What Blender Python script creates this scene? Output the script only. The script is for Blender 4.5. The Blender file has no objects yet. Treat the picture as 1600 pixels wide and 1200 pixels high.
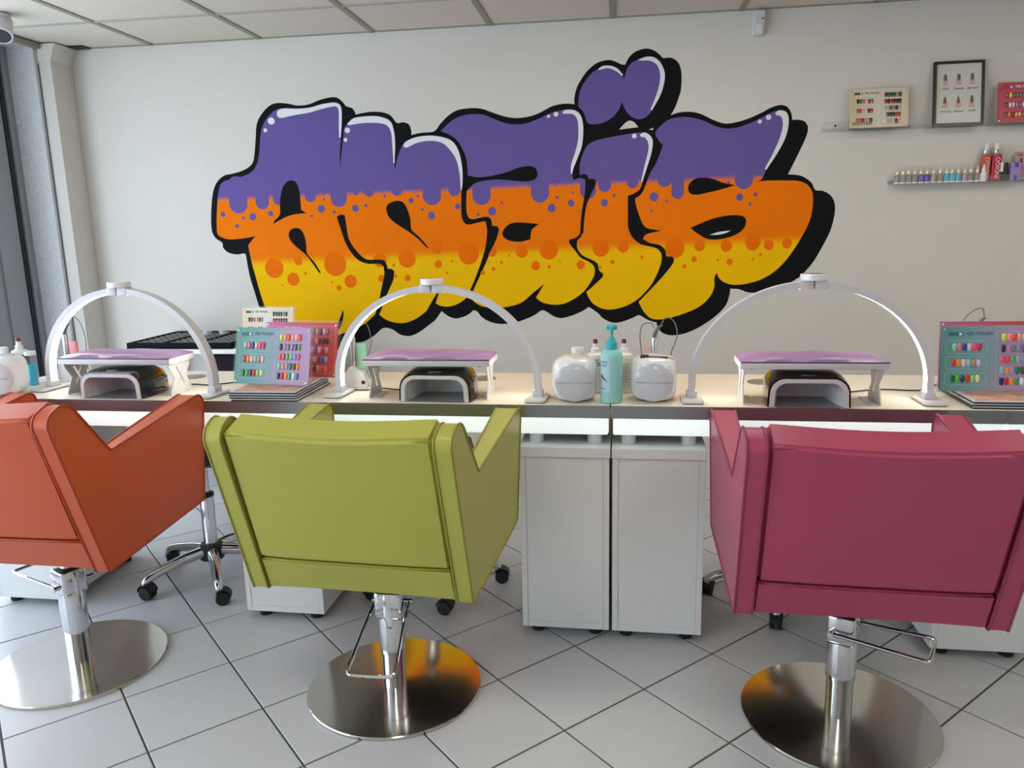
import bpy, bmesh, math, random
from mathutils import Vector, Matrix
from mathutils.geometry import delaunay_2d_cdt
random.seed(7)
S = bpy.context.scene
COL = S.collection
PI = math.pi

# ------------------------------------------------------------------ camera
CF, CYAW, CPITCH, CROLL, CH = 1208.14, -0.139976, 0.200024, -0.0226373, 1.31
def cam_basis():
    cy, sy, cp, sp = math.cos(CYAW), math.sin(CYAW), math.cos(CPITCH), math.sin(CPITCH)
    w = Vector((sy*cp, cy*cp, -sp)); r0 = Vector((cy, -sy, 0)); u0 = r0.cross(w)
    r = r0*math.cos(CROLL) + u0*math.sin(CROLL); u = -r0*math.sin(CROLL) + u0*math.cos(CROLL)
    return r, u, w
CR, CU, CW = cam_basis()
cd = bpy.data.cameras.new('camera'); cam = bpy.data.objects.new('camera', cd); COL.objects.link(cam)
cd.sensor_fit = 'HORIZONTAL'; cd.sensor_width = 36.0; cd.lens = CF/1600*36.0; cd.clip_start = 0.05
cam.matrix_world = Matrix(((CR.x, CU.x, -CW.x, 0), (CR.y, CU.y, -CW.y, 0), (CR.z, CU.z, -CW.z, CH), (0, 0, 0, 1)))
S.camera = cam

# ------------------------------------------------------------------ light
S.view_settings.view_transform = 'Standard'; S.view_settings.look = 'None'
S.view_settings.gamma = 1.0; S.view_settings.use_curve_mapping = False
S.view_settings.exposure = 0.0
world = bpy.data.worlds.new('world'); S.world = world; world.use_nodes = True
bg = world.node_tree.nodes['Background']; bg.inputs[0].default_value = (0.76, 0.86, 1.0, 1); bg.inputs[1].default_value = 5.0
D, XL, XR, YB, ZC = 4.0403, -2.98, 3.6, -2.4, 2.288      # mural wall, left wall, right wall, rear wall, ceiling
def portal(name, loc, rot, sx, sy):
    l = bpy.data.lights.new(name, 'AREA'); l.shape = 'RECTANGLE'; l.size = sx; l.size_y = sy; l.cycles.is_portal = True
    o = bpy.data.objects.new(name, l); COL.objects.link(o); o.location = loc; o.rotation_euler = rot
portal('window_portal', (XL-.30, 1.0, 1.20), (0, -PI/2, 0), 2.2, 5.7)

# ------------------------------------------------------------------ helpers
def lin(c):
    return tuple(((v/255)/12.92 if v/255 <= 0.04045 else ((v/255+0.055)/1.055)**2.4) for v in c)
MATS = {}
def mat(name, rgb, rough=0.5, metal=0.0, spec=0.5, emit=None, es=0.0, trans=0.0, ior=1.45, var=0.0, vscale=20.0,
        bump=0.0, bscale=200.0, coat=0.0, linear=False, alpha=1.0, aniso=0.0, bdist=.002):
    if name in MATS: return MATS[name]
    m = bpy.data.materials.new(name); m.use_nodes = True; nt = m.node_tree; b = nt.nodes['Principled BSDF']
    c = rgb if linear else lin(rgb)
    b.inputs['Base Color'].default_value = (*c, 1); b.inputs['Roughness'].default_value = rough
    b.inputs['Metallic'].default_value = metal; b.inputs['Specular IOR Level'].default_value = spec
    b.inputs['Transmission Weight'].default_value = trans; b.inputs['IOR'].default_value = ior
    b.inputs['Coat Weight'].default_value = coat; b.inputs['Alpha'].default_value = alpha
    if aniso: b.inputs['Anisotropic'].default_value = aniso
    if emit: b.inputs['Emission Color'].default_value = (*emit, 1); b.inputs['Emission Strength'].default_value = es
    tc = nt.nodes.new('ShaderNodeTexCoord')
    if var:
        n = nt.nodes.new('ShaderNodeTexNoise'); n.inputs['Scale'].default_value = vscale; n.inputs['Detail'].default_value = 4
        nt.links.new(tc.outputs['Object'], n.inputs['Vector'])
        mr = nt.nodes.new('ShaderNodeMapRange'); mr.inputs['From Min'].default_value = .3; mr.inputs['From Max'].default_value = .7
        mr.inputs['To Min'].default_value = 1-var; mr.inputs['To Max'].default_value = 1+var
        nt.links.new(n.outputs['Fac'], mr.inputs['Value'])
        mx = nt.nodes.new('ShaderNodeMix'); mx.data_type = 'RGBA'; mx.blend_type = 'MULTIPLY'; mx.inputs[0].default_value = 1
        mx.inputs[6].default_value = (*c, 1); nt.links.new(mr.outputs[0], mx.inputs[7]); nt.links.new(mx.outputs[2], b.inputs['Base Color'])
    if bump:
        n2 = nt.nodes.new('ShaderNodeTexNoise'); n2.inputs['Scale'].default_value = bscale; n2.inputs['Detail'].default_value = 3
        nt.links.new(tc.outputs['Object'], n2.inputs['Vector'])
        bp = nt.nodes.new('ShaderNodeBump'); bp.inputs['Strength'].default_value = bump; bp.inputs['Distance'].default_value = bdist
        nt.links.new(n2.outputs['Fac'], bp.inputs['Height']); nt.links.new(bp.outputs['Normal'], b.inputs['Normal'])
    MATS[name] = m
    return m

def link(o, parent=None):
    COL.objects.link(o)
    if parent is not None: o.parent = parent
    return o
def mkobj(name, bm, m, parent=None, loc=None, rot=None, sharp=35.0, smooth=True):
    bmesh.ops.recalc_face_normals(bm, faces=bm.faces)
    me = bpy.data.meshes.new(name)
    if smooth:
        lim = math.radians(sharp)
        for f in bm.faces: f.smooth = True
        for e in bm.edges:
            if len(e.link_faces) != 2 or e.calc_face_angle(0) > lim: e.smooth = False
    bm.to_mesh(me); bm.free()
    for mm in (m if isinstance(m, (list, tuple)) else [m]): me.materials.append(mm)
    o = bpy.data.objects.new(name, me)
    if loc is not None: o.location = loc
    if rot is not None: o.rotation_euler = rot
    return link(o, parent)
def tag(o, label, cat, group=None):
    o['label'] = label; o['category'] = cat
    if group: o['group'] = group
    return o
def struct(o, label=None):
    o['kind'] = 'structure'
    if label: o['label'] = label
    return o
def thing(name, label, cat, loc=(0, 0, 0), rotz=0.0, group=None):
    o = bpy.data.objects.new(name, None); o.empty_display_size = .05; COL.objects.link(o)
    o.location = loc; o.rotation_euler = (0, 0, rotz)
    return tag(o, label, cat, group)
def copy_tree(o, parent=None):
    c = o.copy(); COL.objects.link(c)
    if parent is not None: c.parent = parent
    for ch in o.children: copy_tree(ch, c)
    return c

def box(bm, x0, x1, y0, y1, z0, z1, bev=0.0, seg=2, mi=0):
    n0 = len(bm.verts)
    vs = [bm.verts.new((x, y, z)) for x in (x0, x1) for y in (y0, y1) for z in (z0, z1)]
    fs = [bm.faces.new([vs[i] for i in q]) for q in ((0, 1, 3, 2), (4, 6, 7, 5), (0, 4, 5, 1), (2, 3, 7, 6), (0, 2, 6, 4), (1, 5, 7, 3))]
    for f in fs: f.material_index = mi
    if bev:
        es = list({e for f in fs for e in f.edges})
        bmesh.ops.bevel(bm, geom=es, offset=bev, segments=seg, affect='EDGES', profile=.5, clamp_overlap=True)
    return fs
def B(*a, **k):
    bm = bmesh.new(); box(bm, *a, **k); return bm
def lathe(bm, prof, seg=32, c=(0, 0), cap=True):
    rings = []
    for r, z in prof:
        rings.append([bm.verts.new((c[0]+r*math.cos(2*PI*i/seg), c[1]+r*math.sin(2*PI*i/seg), z)) for i in range(seg)])
    for a, b in zip(rings, rings[1:]):
        for i in range(seg):
            j = (i+1) % seg; bm.faces.new((a[i], a[j], b[j], b[i]))
    if cap: bm.faces.new(rings[0][::-1]); bm.faces.new(rings[-1])
    return bm
def L(prof, seg=32, c=(0, 0), cap=True):
    return lathe(bmesh.new(), prof, seg, c, cap)
def tube(bm, pts, r, seg=8, closed=False, cap=True, rs=None):
    pts = [Vector(p) for p in pts]; n = len(pts); rings = []
    t0 = (pts[1]-pts[0]).normalized(); a = t0.orthogonal().normalized()
    for i, p in enumerate(pts):
        if closed: t = pts[(i+1) % n]-pts[i-1]
        else: t = pts[min(i+1, n-1)]-pts[max(i-1, 0)]
        t.normalize(); a = (a - t*a.dot(t)).normalized(); b = t.cross(a); rr = rs[i] if rs else r
        rings.append([bm.verts.new(p+(a*math.cos(2*PI*k/seg)+b*math.sin(2*PI*k/seg))*rr) for k in range(seg)])
    m = n if closed else n-1
    for i in range(m):
        q, w = rings[i], rings[(i+1) % n]
        off = 0
        if closed and i == n-1:
            off = min(range(seg), key=lambda o: (q[0].co-w[o].co).length)
        for k in range(seg):
            bm.faces.new((q[k], q[(k+1) % seg], w[(k+1+off) % seg], w[(k+off) % seg]))
    if cap and not closed: bm.faces.new(rings[0][::-1]); bm.faces.new(rings[-1])
    return bm
def T(pts, r, **k):
    return tube(bmesh.new(), pts, r, **k)
def round_poly(pts, rad, n=5):
    out = []; N = len(pts)
    for i in range(N):
        p = Vector(pts[i]); a = Vector(pts[i-1]); b = Vector(pts[(i+1) % N]); r = rad[i] if isinstance(rad, (list, tuple)) else rad
        u = (a-p); v = (b-p); lu, lv = u.length, v.length; u.normalize(); v.normalize()
        ang = math.acos(max(-1, min(1, u.dot(v))))
        if r <= 0 or ang > PI-.02: out.append(p); continue
        d = min(r/math.tan(ang/2), lu*.48, lv*.48); r2 = d*math.tan(ang/2)
        s = p+u*d; e = p+v*d; c = p+(u+v).normalized()*(r2/math.sin(ang/2))
        for k in range(n+1):
            t = k/n; q = (s-c).lerp(e-c, t); q = c+q.normalized()*r2; out.append(q)
    return out
def prism(bm, poly, f0, f1):
    """poly: list of 2D pts; f0/f1 map a 2D pt to a 3D pt on each cap"""
    a = [bm.verts.new(f0(p)) for p in poly]; b = [bm.verts.new(f1(p)) for p in poly]; n = len(poly)
    fa = bm.faces.new(a); fb = bm.faces.new(b[::-1])
    for i in range(n):
        j = (i+1) % n; bm.faces.new((a[i], b[i], b[j], a[j]))
    return fa, fb
def smooth_path(pts, sub=4, closed=False, corner=None):
    """Catmull-Rom; corner (deg): points that turn more than this stay sharp"""
    P = [Vector(p) for p in pts]; n = len(P); out = []
    def sharp(i):
        if corner is None: return False
        if not closed and i in (0, n-1): return False
        u = P[i]-P[i-1]; v = P[(i+1) % n]-P[i]
        return u.length > 1e-9 and v.length > 1e-9 and u.angle(v) > math.radians(corner)
    sh = [sharp(i) for i in range(n)]
    for i in range(n if closed else n-1):
        j = (i+1) % n
        p0 = P[i-1] if (closed or i > 0) and not sh[i] else P[i]*2-P[j]
        p3 = P[(j+1) % n] if (closed or j < n-1) and not sh[j] else P[j]*2-P[i]
        p1, p2 = P[i], P[j]
        for k in range(sub):
            t = k/sub
            out.append(.5*((2*p1)+(p2-p0)*t+(2*p0-5*p1+4*p2-p3)*t*t+(3*p1-p0-3*p2+p3)*t**3))
    if not closed: out.append(P[-1])
    return out
TXT = {}
def text_mesh(s, size, shear=0.0, align='LEFT', bold=0.0):
    key = (s, size, shear, align, bold)
    if key not in TXT:
        cu = bpy.data.curves.new('lettering', 'FONT'); cu.body = s; cu.size = size; cu.shear = shear; cu.align_x = align; cu.offset = bold
        cu.resolution_u = 3; cu.extrude = .0001
        o = bpy.data.objects.new('lettering', cu); COL.objects.link(o)
        bpy.context.view_layer.update()
        me = bpy.data.meshes.new_from_object(o.evaluated_get(bpy.context.evaluated_depsgraph_get()))
        bpy.data.objects.remove(o); bpy.data.curves.remove(cu); TXT[key] = me
    return TXT[key].copy()
def text(name, s, size, m, parent, loc, rot, shear=0.0, align='LEFT', bold=0.0):
    me = text_mesh(s, size, shear, align, bold); me.materials.clear(); me.materials.append(m)
    o = bpy.data.objects.new(name, me); o.location = loc; o.rotation_euler = rot
    return link(o, parent)

# ------------------------------------------------------------------ materials
M_wall = mat('wall_paint', (214, 210, 202), .85, spec=.2, var=.02, vscale=1.5, bump=.35, bscale=260)
M_panel = mat('ceiling_panel', (207, 200, 187), .9, spec=.2, var=.03, vscale=60, bump=.5, bscale=300)
M_bar = mat('ceiling_bar', (148, 144, 131), .6, spec=.2); M_bar2 = mat('ceiling_cross_bar', (172, 168, 156), .6, spec=.2)
M_grout = mat('grout', (82, 82, 79), .9, var=.08, vscale=30)
M_white = mat('white_laminate', (226, 228, 228), .35, var=.01)
M_whiteg = mat('white_gloss_plastic', (228, 229, 232), .12, coat=.5)
M_whitem = mat('white_metal', (206, 205, 209), .3)
M_edge = mat('aluminium_edge', (150, 152, 156), .28, metal=.85)
M_chrome = mat('chrome', (215, 216, 220), .06, metal=1.0)
M_steel = mat('brushed_steel', (205, 202, 196), .13, metal=1.0, var=.05, vscale=6)
M_black = mat('black_plastic', (22, 22, 24), .4)
M_blackg = mat('black_gloss', (12, 12, 14), .05, coat=1.0)
M_rubber = mat('black_rubber', (28, 28, 30), .7)
M_alu = mat('window_aluminium', (150, 155, 160), .45, metal=.3)
M_stucco = mat('stucco', (214, 216, 218), .95, spec=.2, var=.08, vscale=110, bump=1.0, bscale=80, bdist=.012)
def clear(name, fac, tint):
    m = mat(name, (225, 230, 232), .04); nt = m.node_tree; b = nt.nodes['Principled BSDF']; out = nt.nodes['Material Output']
    tr = nt.nodes.new('ShaderNodeBsdfTransparent'); tr.inputs[0].default_value = (*tint, 1); mx = nt.nodes.new('ShaderNodeMixShader'); mx.inputs[0].default_value = fac
    nt.links.new(tr.outputs[0], mx.inputs[1]); nt.links.new(b.outputs[0], mx.inputs[2]); nt.links.new(mx.outputs[0], out.inputs['Surface']); return m
M_glass = clear('window_glass', .04, (.97, .99, .99)); M_acryl = clear('clear_acrylic', .055, (.992, .995, .995))
M_led = mat('led_strip', (255, 255, 255), .5, emit=(1.0, .94, .78), es=13.0)
M_box = mat('light_box_acrylic', (240, 245, 246), .3, emit=(.84, 1.0, 1.0), es=.54)
M_lilac = mat('lilac_leather', (132, 104, 142), .32, bump=.1, bscale=300)
M_uvin = mat('uv_inner', (225, 227, 232), .3)
M_uvfloor = mat('uv_tray', (130, 132, 136), .3, metal=.3)
M_silver = mat('silver', (200, 200, 204), .25, metal=.9)
M_cable = mat('grey_cable', (118, 116, 112), .5)
M_pblack = mat('paint_black', (20, 20, 22), .7, spec=.1)
M_pwhite = mat('paint_white', (226, 226, 230), .6, var=.02, vscale=9)

def tile_material():
    m = mat('floor_tile', (198, 199, 202), .36, var=.03, vscale=2.5, bump=.06, bscale=700)
    nt = m.node_tree; b = nt.nodes['Principled BSDF']
    tc = nt.nodes.new('ShaderNodeTexCoord'); n = nt.nodes.new('ShaderNodeTexNoise'); n.inputs['Scale'].default_value = 420; n.inputs['Detail'].default_value = 2
    nt.links.new(tc.outputs['Object'], n.inputs['Vector'])
    mr = nt.nodes.new('ShaderNodeMapRange'); mr.inputs['From Min'].default_value = .35; mr.inputs['From Max'].default_value = .7
    mr.inputs['To Min'].default_value = .90; mr.inputs['To Max'].default_value = 1.06; nt.links.new(n.outputs['Fac'], mr.inputs['Value'])
    src = b.inputs['Base Color'].links[0].from_socket
    mx = nt.nodes.new('ShaderNodeMix'); mx.data_type = 'RGBA'; mx.blend_type = 'MULTIPLY'; mx.inputs[0].default_value = 1
    nt.links.new(src, mx.inputs[6]); nt.links.new(mr.outputs[0], mx.inputs[7]); nt.links.new(mx.outputs[2], b.inputs['Base Color'])
    return m
M_tile = tile_material()

# ------------------------------------------------------------------ floor
floor = struct(mkobj('floor', B(XL-.2, XR, YB, D, -.08, -.003), M_grout), 'floor of pale grey square tiles laid diagonally with dark grout')
TS, TTH, TOX, TOY = .3003, .7748, -1.9128*1.31/1.3681, 2.3688*1.31/1.3681
ta = Vector((math.cos(TTH), math.sin(TTH))); tb = Vector((math.sin(TTH), -math.cos(TTH)))
def clip(poly, ax, lim, keep_less):
    out = []
    for i in range(len(poly)):
        p, q = poly[i-1], poly[i]
        pi = (p[ax] <= lim) == keep_less; qi = (q[ax] <= lim) == keep_less
        if pi != qi:
            t = (lim-p[ax])/(q[ax]-p[ax]); out.append(p+(q-p)*t)
        if qi: out.append(q)
    return out
gw = .0028
half = TS/2-gw
bmt = bmesh.new()
prism(bmt, [Vector((-half, -half)), Vector((half, -half)), Vector((half, half)), Vector((-half, half))], lambda p: (p.x, p.y, -.006), lambda p: (p.x, p.y, 0))
bmesh.ops.bevel(bmt, geom=[e for e in bmt.edges if all(v.co.z > -.001 for v in e.verts)], offset=.0012, segments=1, affect='EDGES')
tile_me = None; ntile = 0
far_bm = bmesh.new()
for i in range(-14, 22):
    for j in range(-14, 26):
        c = Vector((TOX, TOY))+ta*TS*(i+.5)+tb*TS*(j+.5)
        if c.x < XL-.25 or c.x > XR+.25 or c.y > D+.25 or c.y < YB-.25: continue
        corners = [c+ta*sx*half+tb*sy*half for sx, sy in ((-1, -1), (1, -1), (1, 1), (-1, 1))]
        inside = all(XL < p.x < XR and YB < p.y < D for p in corners)
        vis = c.y > 1.25 and c.x < 2.35
        if vis and inside:
            if tile_me is None:
                o = mkobj('tile', bmt, M_tile, floor); tile_me = o.data
            else: o = link(bpy.data.objects.new('tile', tile_me), floor)
            o.location = (c.x, c.y, random.uniform(-.0004, .0002)); o.rotation_euler = (0, 0, TTH+random.choice((0, 1, 2, 3))*PI/2); ntile += 1
        else:
            poly = corners
            for ax, lim, less in ((0, XL, False), (0, XR, True), (1, D, True), (1, YB, False)):
                if poly: poly = clip(poly, ax, lim, less)
            if len(poly) < 3: continue
            if vis:
                bm = bmesh.new(); prism(bm, poly, lambda p: (p.x, p.y, -.006), lambda p: (p.x, p.y, 0)); mkobj('tile', bm, M_tile, floor); ntile += 1
            else: prism(far_bm, poly, lambda p: (p.x, p.y, -.006), lambda p: (p.x, p.y, 0))
o = mkobj('tile_field', far_bm, M_tile, floor); o['kind'] = 'stuff'

# ------------------------------------------------------------------ walls
struct(mkobj('wall_back', B(XL-.3, XR+.2, D, D+.2, -.08, ZC+.25), M_wall), 'pale painted wall behind the graffiti mural')
struct(mkobj('wall_right', B(XR, XR+.15, YB, D, -.08, ZC+.25), M_wall))
struct(mkobj('wall_rear', B(XL-.3, XR+.15, YB-.15, YB, -.08, ZC+.25), M_wall))
WY0, WY1, WZ0, WZ1 = -1.8, 3.85, .12, 2.275
bm = bmesh.new()
box(bm, XL-.26, XL, WY1, D, -.08, ZC+.2); box(bm, XL-.26, XL, YB, WY0, -.08, ZC+.2)
box(bm, XL-.26, XL, WY0, WY1, -.08, WZ0); box(bm, XL-.26, XL, WY0, WY1, WZ1, ZC+.2)
struct(mkobj('wall_left', bm, M_stucco), 'rough plaster window wall at the left')
# window with aluminium frame
XW = XL-.15
bm = bmesh.new(); box(bm, XW-.06, XW, WY1-.045, WY1, WZ0, WZ1, .004)
win = struct(mkobj('window_1', bm, M_alu), 'tall shop window with grey aluminium frame at the left')
mkobj('gasket', B(XW-.06, XW-.012, WY1-.100, WY1-.046, WZ0, WZ1), M_rubber, win)
for k in range(3):
    yy = WY1-.052-.017*k; mkobj('bead', B(XW-.012, XW-.004, yy-.005, yy, WZ0, WZ1), mat('gasket_grey', (70, 73, 78), .5), win)
mkobj('sash_stile', B(XW-.06, XW+.006, WY1-.235, WY1-.100, WZ0, WZ1, .004), M_alu, win)
mkobj('sash_bead', B(XW-.055, XW-.004, WY1-.330, WY1-.236, WZ0, WZ1, .003), M_alu, win)
prev = WY1-.330
for k in range(4):
    y1 = prev; y0 = y1-1.17
    mkobj('pane', B(XW-.034, XW-.028, y0, y1, WZ0+.06, WZ1-.06), M_glass, win)
    mkobj('mullion', B(XW-.06, XW, y0-.06, y0, WZ0, WZ1, .004), M_alu, win); prev = y0-.06
mkobj('bottom_rail', B(XW-.06, XW+.004, WY0, WY1-.046, WZ0, WZ0+.06, .004), M_alu, win)
mkobj('top_rail', B(XW-.06, XW+.004, WY0, WY1-.046, WZ1-.06, WZ1, .004), M_alu, win)
struct(mkobj('trim_1', B(XL, XL+.03, WY1-.5, WY1+.02, ZC-.028, ZC, .003), M_bar), 'narrow grey edge strip where ceiling meets window wall')
# boxed pipe in the corner with a flared top
t = thing('pipe_casing', 'white boxed pipe casing with a flared top in the corner beside the window', 'casing', (XL, D, 0))
cw, cdp = .072, .165
mkobj('casing', B(.001, cw, -cdp, -.001, .001, ZC-.07, .002), M_wall, t)
bm = bmesh.new()
prism(bm, [Vector(p) for p in ((.001, ZC-.085), (cw, ZC-.085), (cw+.036, ZC-.002), (.001, ZC-.002))], lambda p: (p.x, -cdp-.004, p.y), lambda p: (p.x, -.001, p.y))
mkobj('collar', bm, M_wall, t)
mkobj('ceiling_gap', B(cw+.038, cw+.125, -.075, -.004, ZC-.004, ZC-.0012), M_black, t)
mkobj('seam', B(.0, .004, -cdp-.006, -cdp+.001, .001, ZC-.10), mat('seam_grey', (110, 112, 116), .8), t)

# ------------------------------------------------------------------ ceiling
ceil = struct(mkobj('ceiling', B(XL-.2, XR+.1, YB-.1, D+.1, ZC+.03, ZC+.2), M_wall), 'suspended ceiling of white square panels on a metal grid')
X0, YR = -2.4379, D-.4693
xs = [XL]+[X0+.6*i for i in range(0, 11) if X0+.6*i < XR]+[XR]
ys = [D]+[YR-.6*k for k in range(0, 12) if YR-.6*k > YB]+[YB]
LIGHTS = {(5, 2), (8, 2), (3, 5), (7, 5), (5, 8)}
bw = .015
lamp_cells = []
for i in range(len(xs)-1):
    for k in range(len(ys)-1):
        a, b, c, d = xs[i]+.003, xs[i+1]-.003, ys[k+1]+.003, ys[k]-.003
        if (i, k) in LIGHTS: lamp_cells.append((a, b, c, d)); continue
        mkobj('panel', B(a, b, c, d, ZC+.004, ZC+.018, .002, 1), M_panel, ceil)
for x in xs[1:-1]: mkobj('grid_bar', B(x-bw, x+bw, YB, D, ZC-.001, ZC+.006, .001, 1), M_bar, ceil)
for y in ys[1:-1]: mkobj('cross_bar', B(XL, XR, y-bw*.8, y+bw*.8, ZC-.0004, ZC+.005, .001, 1), M_bar2, ceil)
mkobj('edge_bar', B(XL, XR, D-.012, D-.0005, ZC-.001, ZC+.004), M_bar, ceil)
where = ['farther back on the window side', 'above the middle of the worktops', 'in the rear row', 'farther back on the right', 'above the right end of the worktop']
for n, (a, b, c, d) in enumerate(lamp_cells):
    t = thing('ceiling_light', 'square flush ceiling light panel '+where[n], 'ceiling light', ((a+b)/2, (c+d)/2, ZC), group='flush ceiling lights behind the viewer')
    hw, hd = (b-a)/2, (d-c)/2
    bm = bmesh.new()
    for q in ((-hw, hw, -hd, -hd+.02), (-hw, hw, hd-.02, hd), (-hw, -hw+.02, -hd+.02, hd-.02), (hw-.02, hw, -hd+.02, hd-.02)): box(bm, *q, .0, .02)
    mkobj('frame', bm, M_whitem, t)
    mkobj('diffuser', B(-hw+.02, hw-.02, -hd+.02, hd-.02, .006, .012), mat('ceiling_diffuser', (255, 255, 255), .5, emit=(1.0, .92, .80), es=10.0), t)

# ------------------------------------------------------------------ mural (painted flat on the wall)
def W(px, py):
    d = CW+CR*((px-800)/CF)+CU*((600-py)/CF); k = D/d.y
    return Vector((d.x*k, CH+d.z*k))
def reg(ox, oy, s=4.0): return lambda pts: [(ox+x/s, oy+y/s) for x, y in pts]
R1, R2, R3, R4, R5, R6 = reg(320, 140), reg(360, 320), reg(660, 60), reg(660, 280), reg(940, 140), reg(940, 260)
mural = thing('wall_mural', 'bubble graffiti lettering in purple, orange and yellow with black outline painted on the wall', 'mural', (0, D, 0))
def paint(name, px, m, lift, corner=55, sub=4):
    pts = smooth_path([W(*p) for p in px], sub, True, corner)
    ring = []
    for p in pts:
        if not ring or (ring[-1]-p).length > 4e-4: ring.append(p.copy())
    area = sum(ring[i-1].x*ring[i].y-ring[i].x*ring[i-1].y for i in range(len(ring)))
    if area < 0: ring.reverse()
    vo, _, fo, _, _, _ = delaunay_2d_cdt(ring, [], [list(range(len(ring)))], 1, 1e-5)
    me = bpy.data.meshes.new(name); me.from_pydata([(v.x, -lift, v.y) for v in vo], [], [list(f) for f in fo]); me.update(); me.materials.append(m)
    return link(bpy.data.objects.new(name, me), mural)
sil = [(330,332.5),(332.5,302.5),(338.75,285),(350,274.5),(365,271),(382.5,265),(393.75,256),(397.5,242.5),(399.5,215),(401,195),(407.5,180),(420,166),(432.5,161),(450,162),(465,165),(482.5,163),(500,156),(517.5,152),(527.5,153),(536,160),(541,166),(550,169),(554.5,175),(555.5,179),(570,176),(585,174.5),(600,176),(611,181),(620,192),(630,191),(639,194.5),(642.5,204),(643,211),(657.5,207.5),(678,205.3),(687.5,194),(700,181),(715,172),(735,169),(752.5,170),(767.5,175),(785,181),(800,184),(815,184),(832.5,180.5),(847.5,174),(862.5,166),(877.5,162.5),(890,162),(897.5,163),(897.5,152.5),(901,137.5),(907.5,125),(917.5,111),(930,100),(942.5,95),(955,94),(967.5,99),(972.5,101),(977,101),(982.5,90),(992.5,81),(1007.5,76),(1020,78),(1030,84.5),(1036,90.5),(1047.5,90),(1056,94),(1062,102),(1065,118),(1064,140),(1061,151),(1055,167.5),(1048,180),(1060,176),(1077.5,174.5),(1095,178),(1115,187.5),(1132.5,193),(1150,191),(1170,185),(1190,176),(1205,168),(1219,164),(1230,167),(1236,176),(1238,187.5),(1247.5,187),(1257.5,190),(1262.5,199),(1260,212.5),(1251,232.5),(1240,255),(1231,272.5),(1242.5,273),(1255,276),(1267.5,285),(1274,297),(1285,298),(1297.5,305),(1304,317.5),(1304,335),(1297.5,360),(1285,385),(1270,410),(1252.5,430),(1244,436),(1225,447),(1195,456),(1170,457),(1155,452),(1141,451),(1140,460),(1135,475),(1125,487.5),(1110,500),(1090,512.5),(1070,521),(1050,524),(1035,520),(1027.5,511),(1026,504),(1012.5,500),(999,492.5),(990,496),(972.5,502.5),(957,504),(942.5,497.5),(934,489),(920,479.5),(910,486),(895,492.5),(877.5,497),(865,494),(854,487),(846,485),(835,492.5),(817.5,500),(800,505),(780,506),(765,502.5),(752.5,495),(746,487),(740,484.5),(730,492.5),(715,497.5),(705,496),(696,491),(690,486),(680,500),(672.5,506),(655,519),(640,525),(625,522.5),(614,515),(599,512.5),(585,524),(567.5,534),(550,536),(530,545),(507.5,556),(480,563),(455,553),(435,530),(418,505),(407.5,486),(397.5,455),(390,430),(384,397.5),(381,396),(370,397.5),(357.5,395),(349,387.5),(347,379),(337.5,372.5),(331,360)]
paint('black_outline', sil, M_pblack, .0005)
paint('wall_gap', [(967.5,202.5),(975,194),(982.5,188.75),(990,190.5),(997.5,198.75)], M_wall, .0008)
paint('wall_gap', [(1014,202.5),(1021,199.5),(1020,203.5)], M_wall, .0008)
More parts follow.
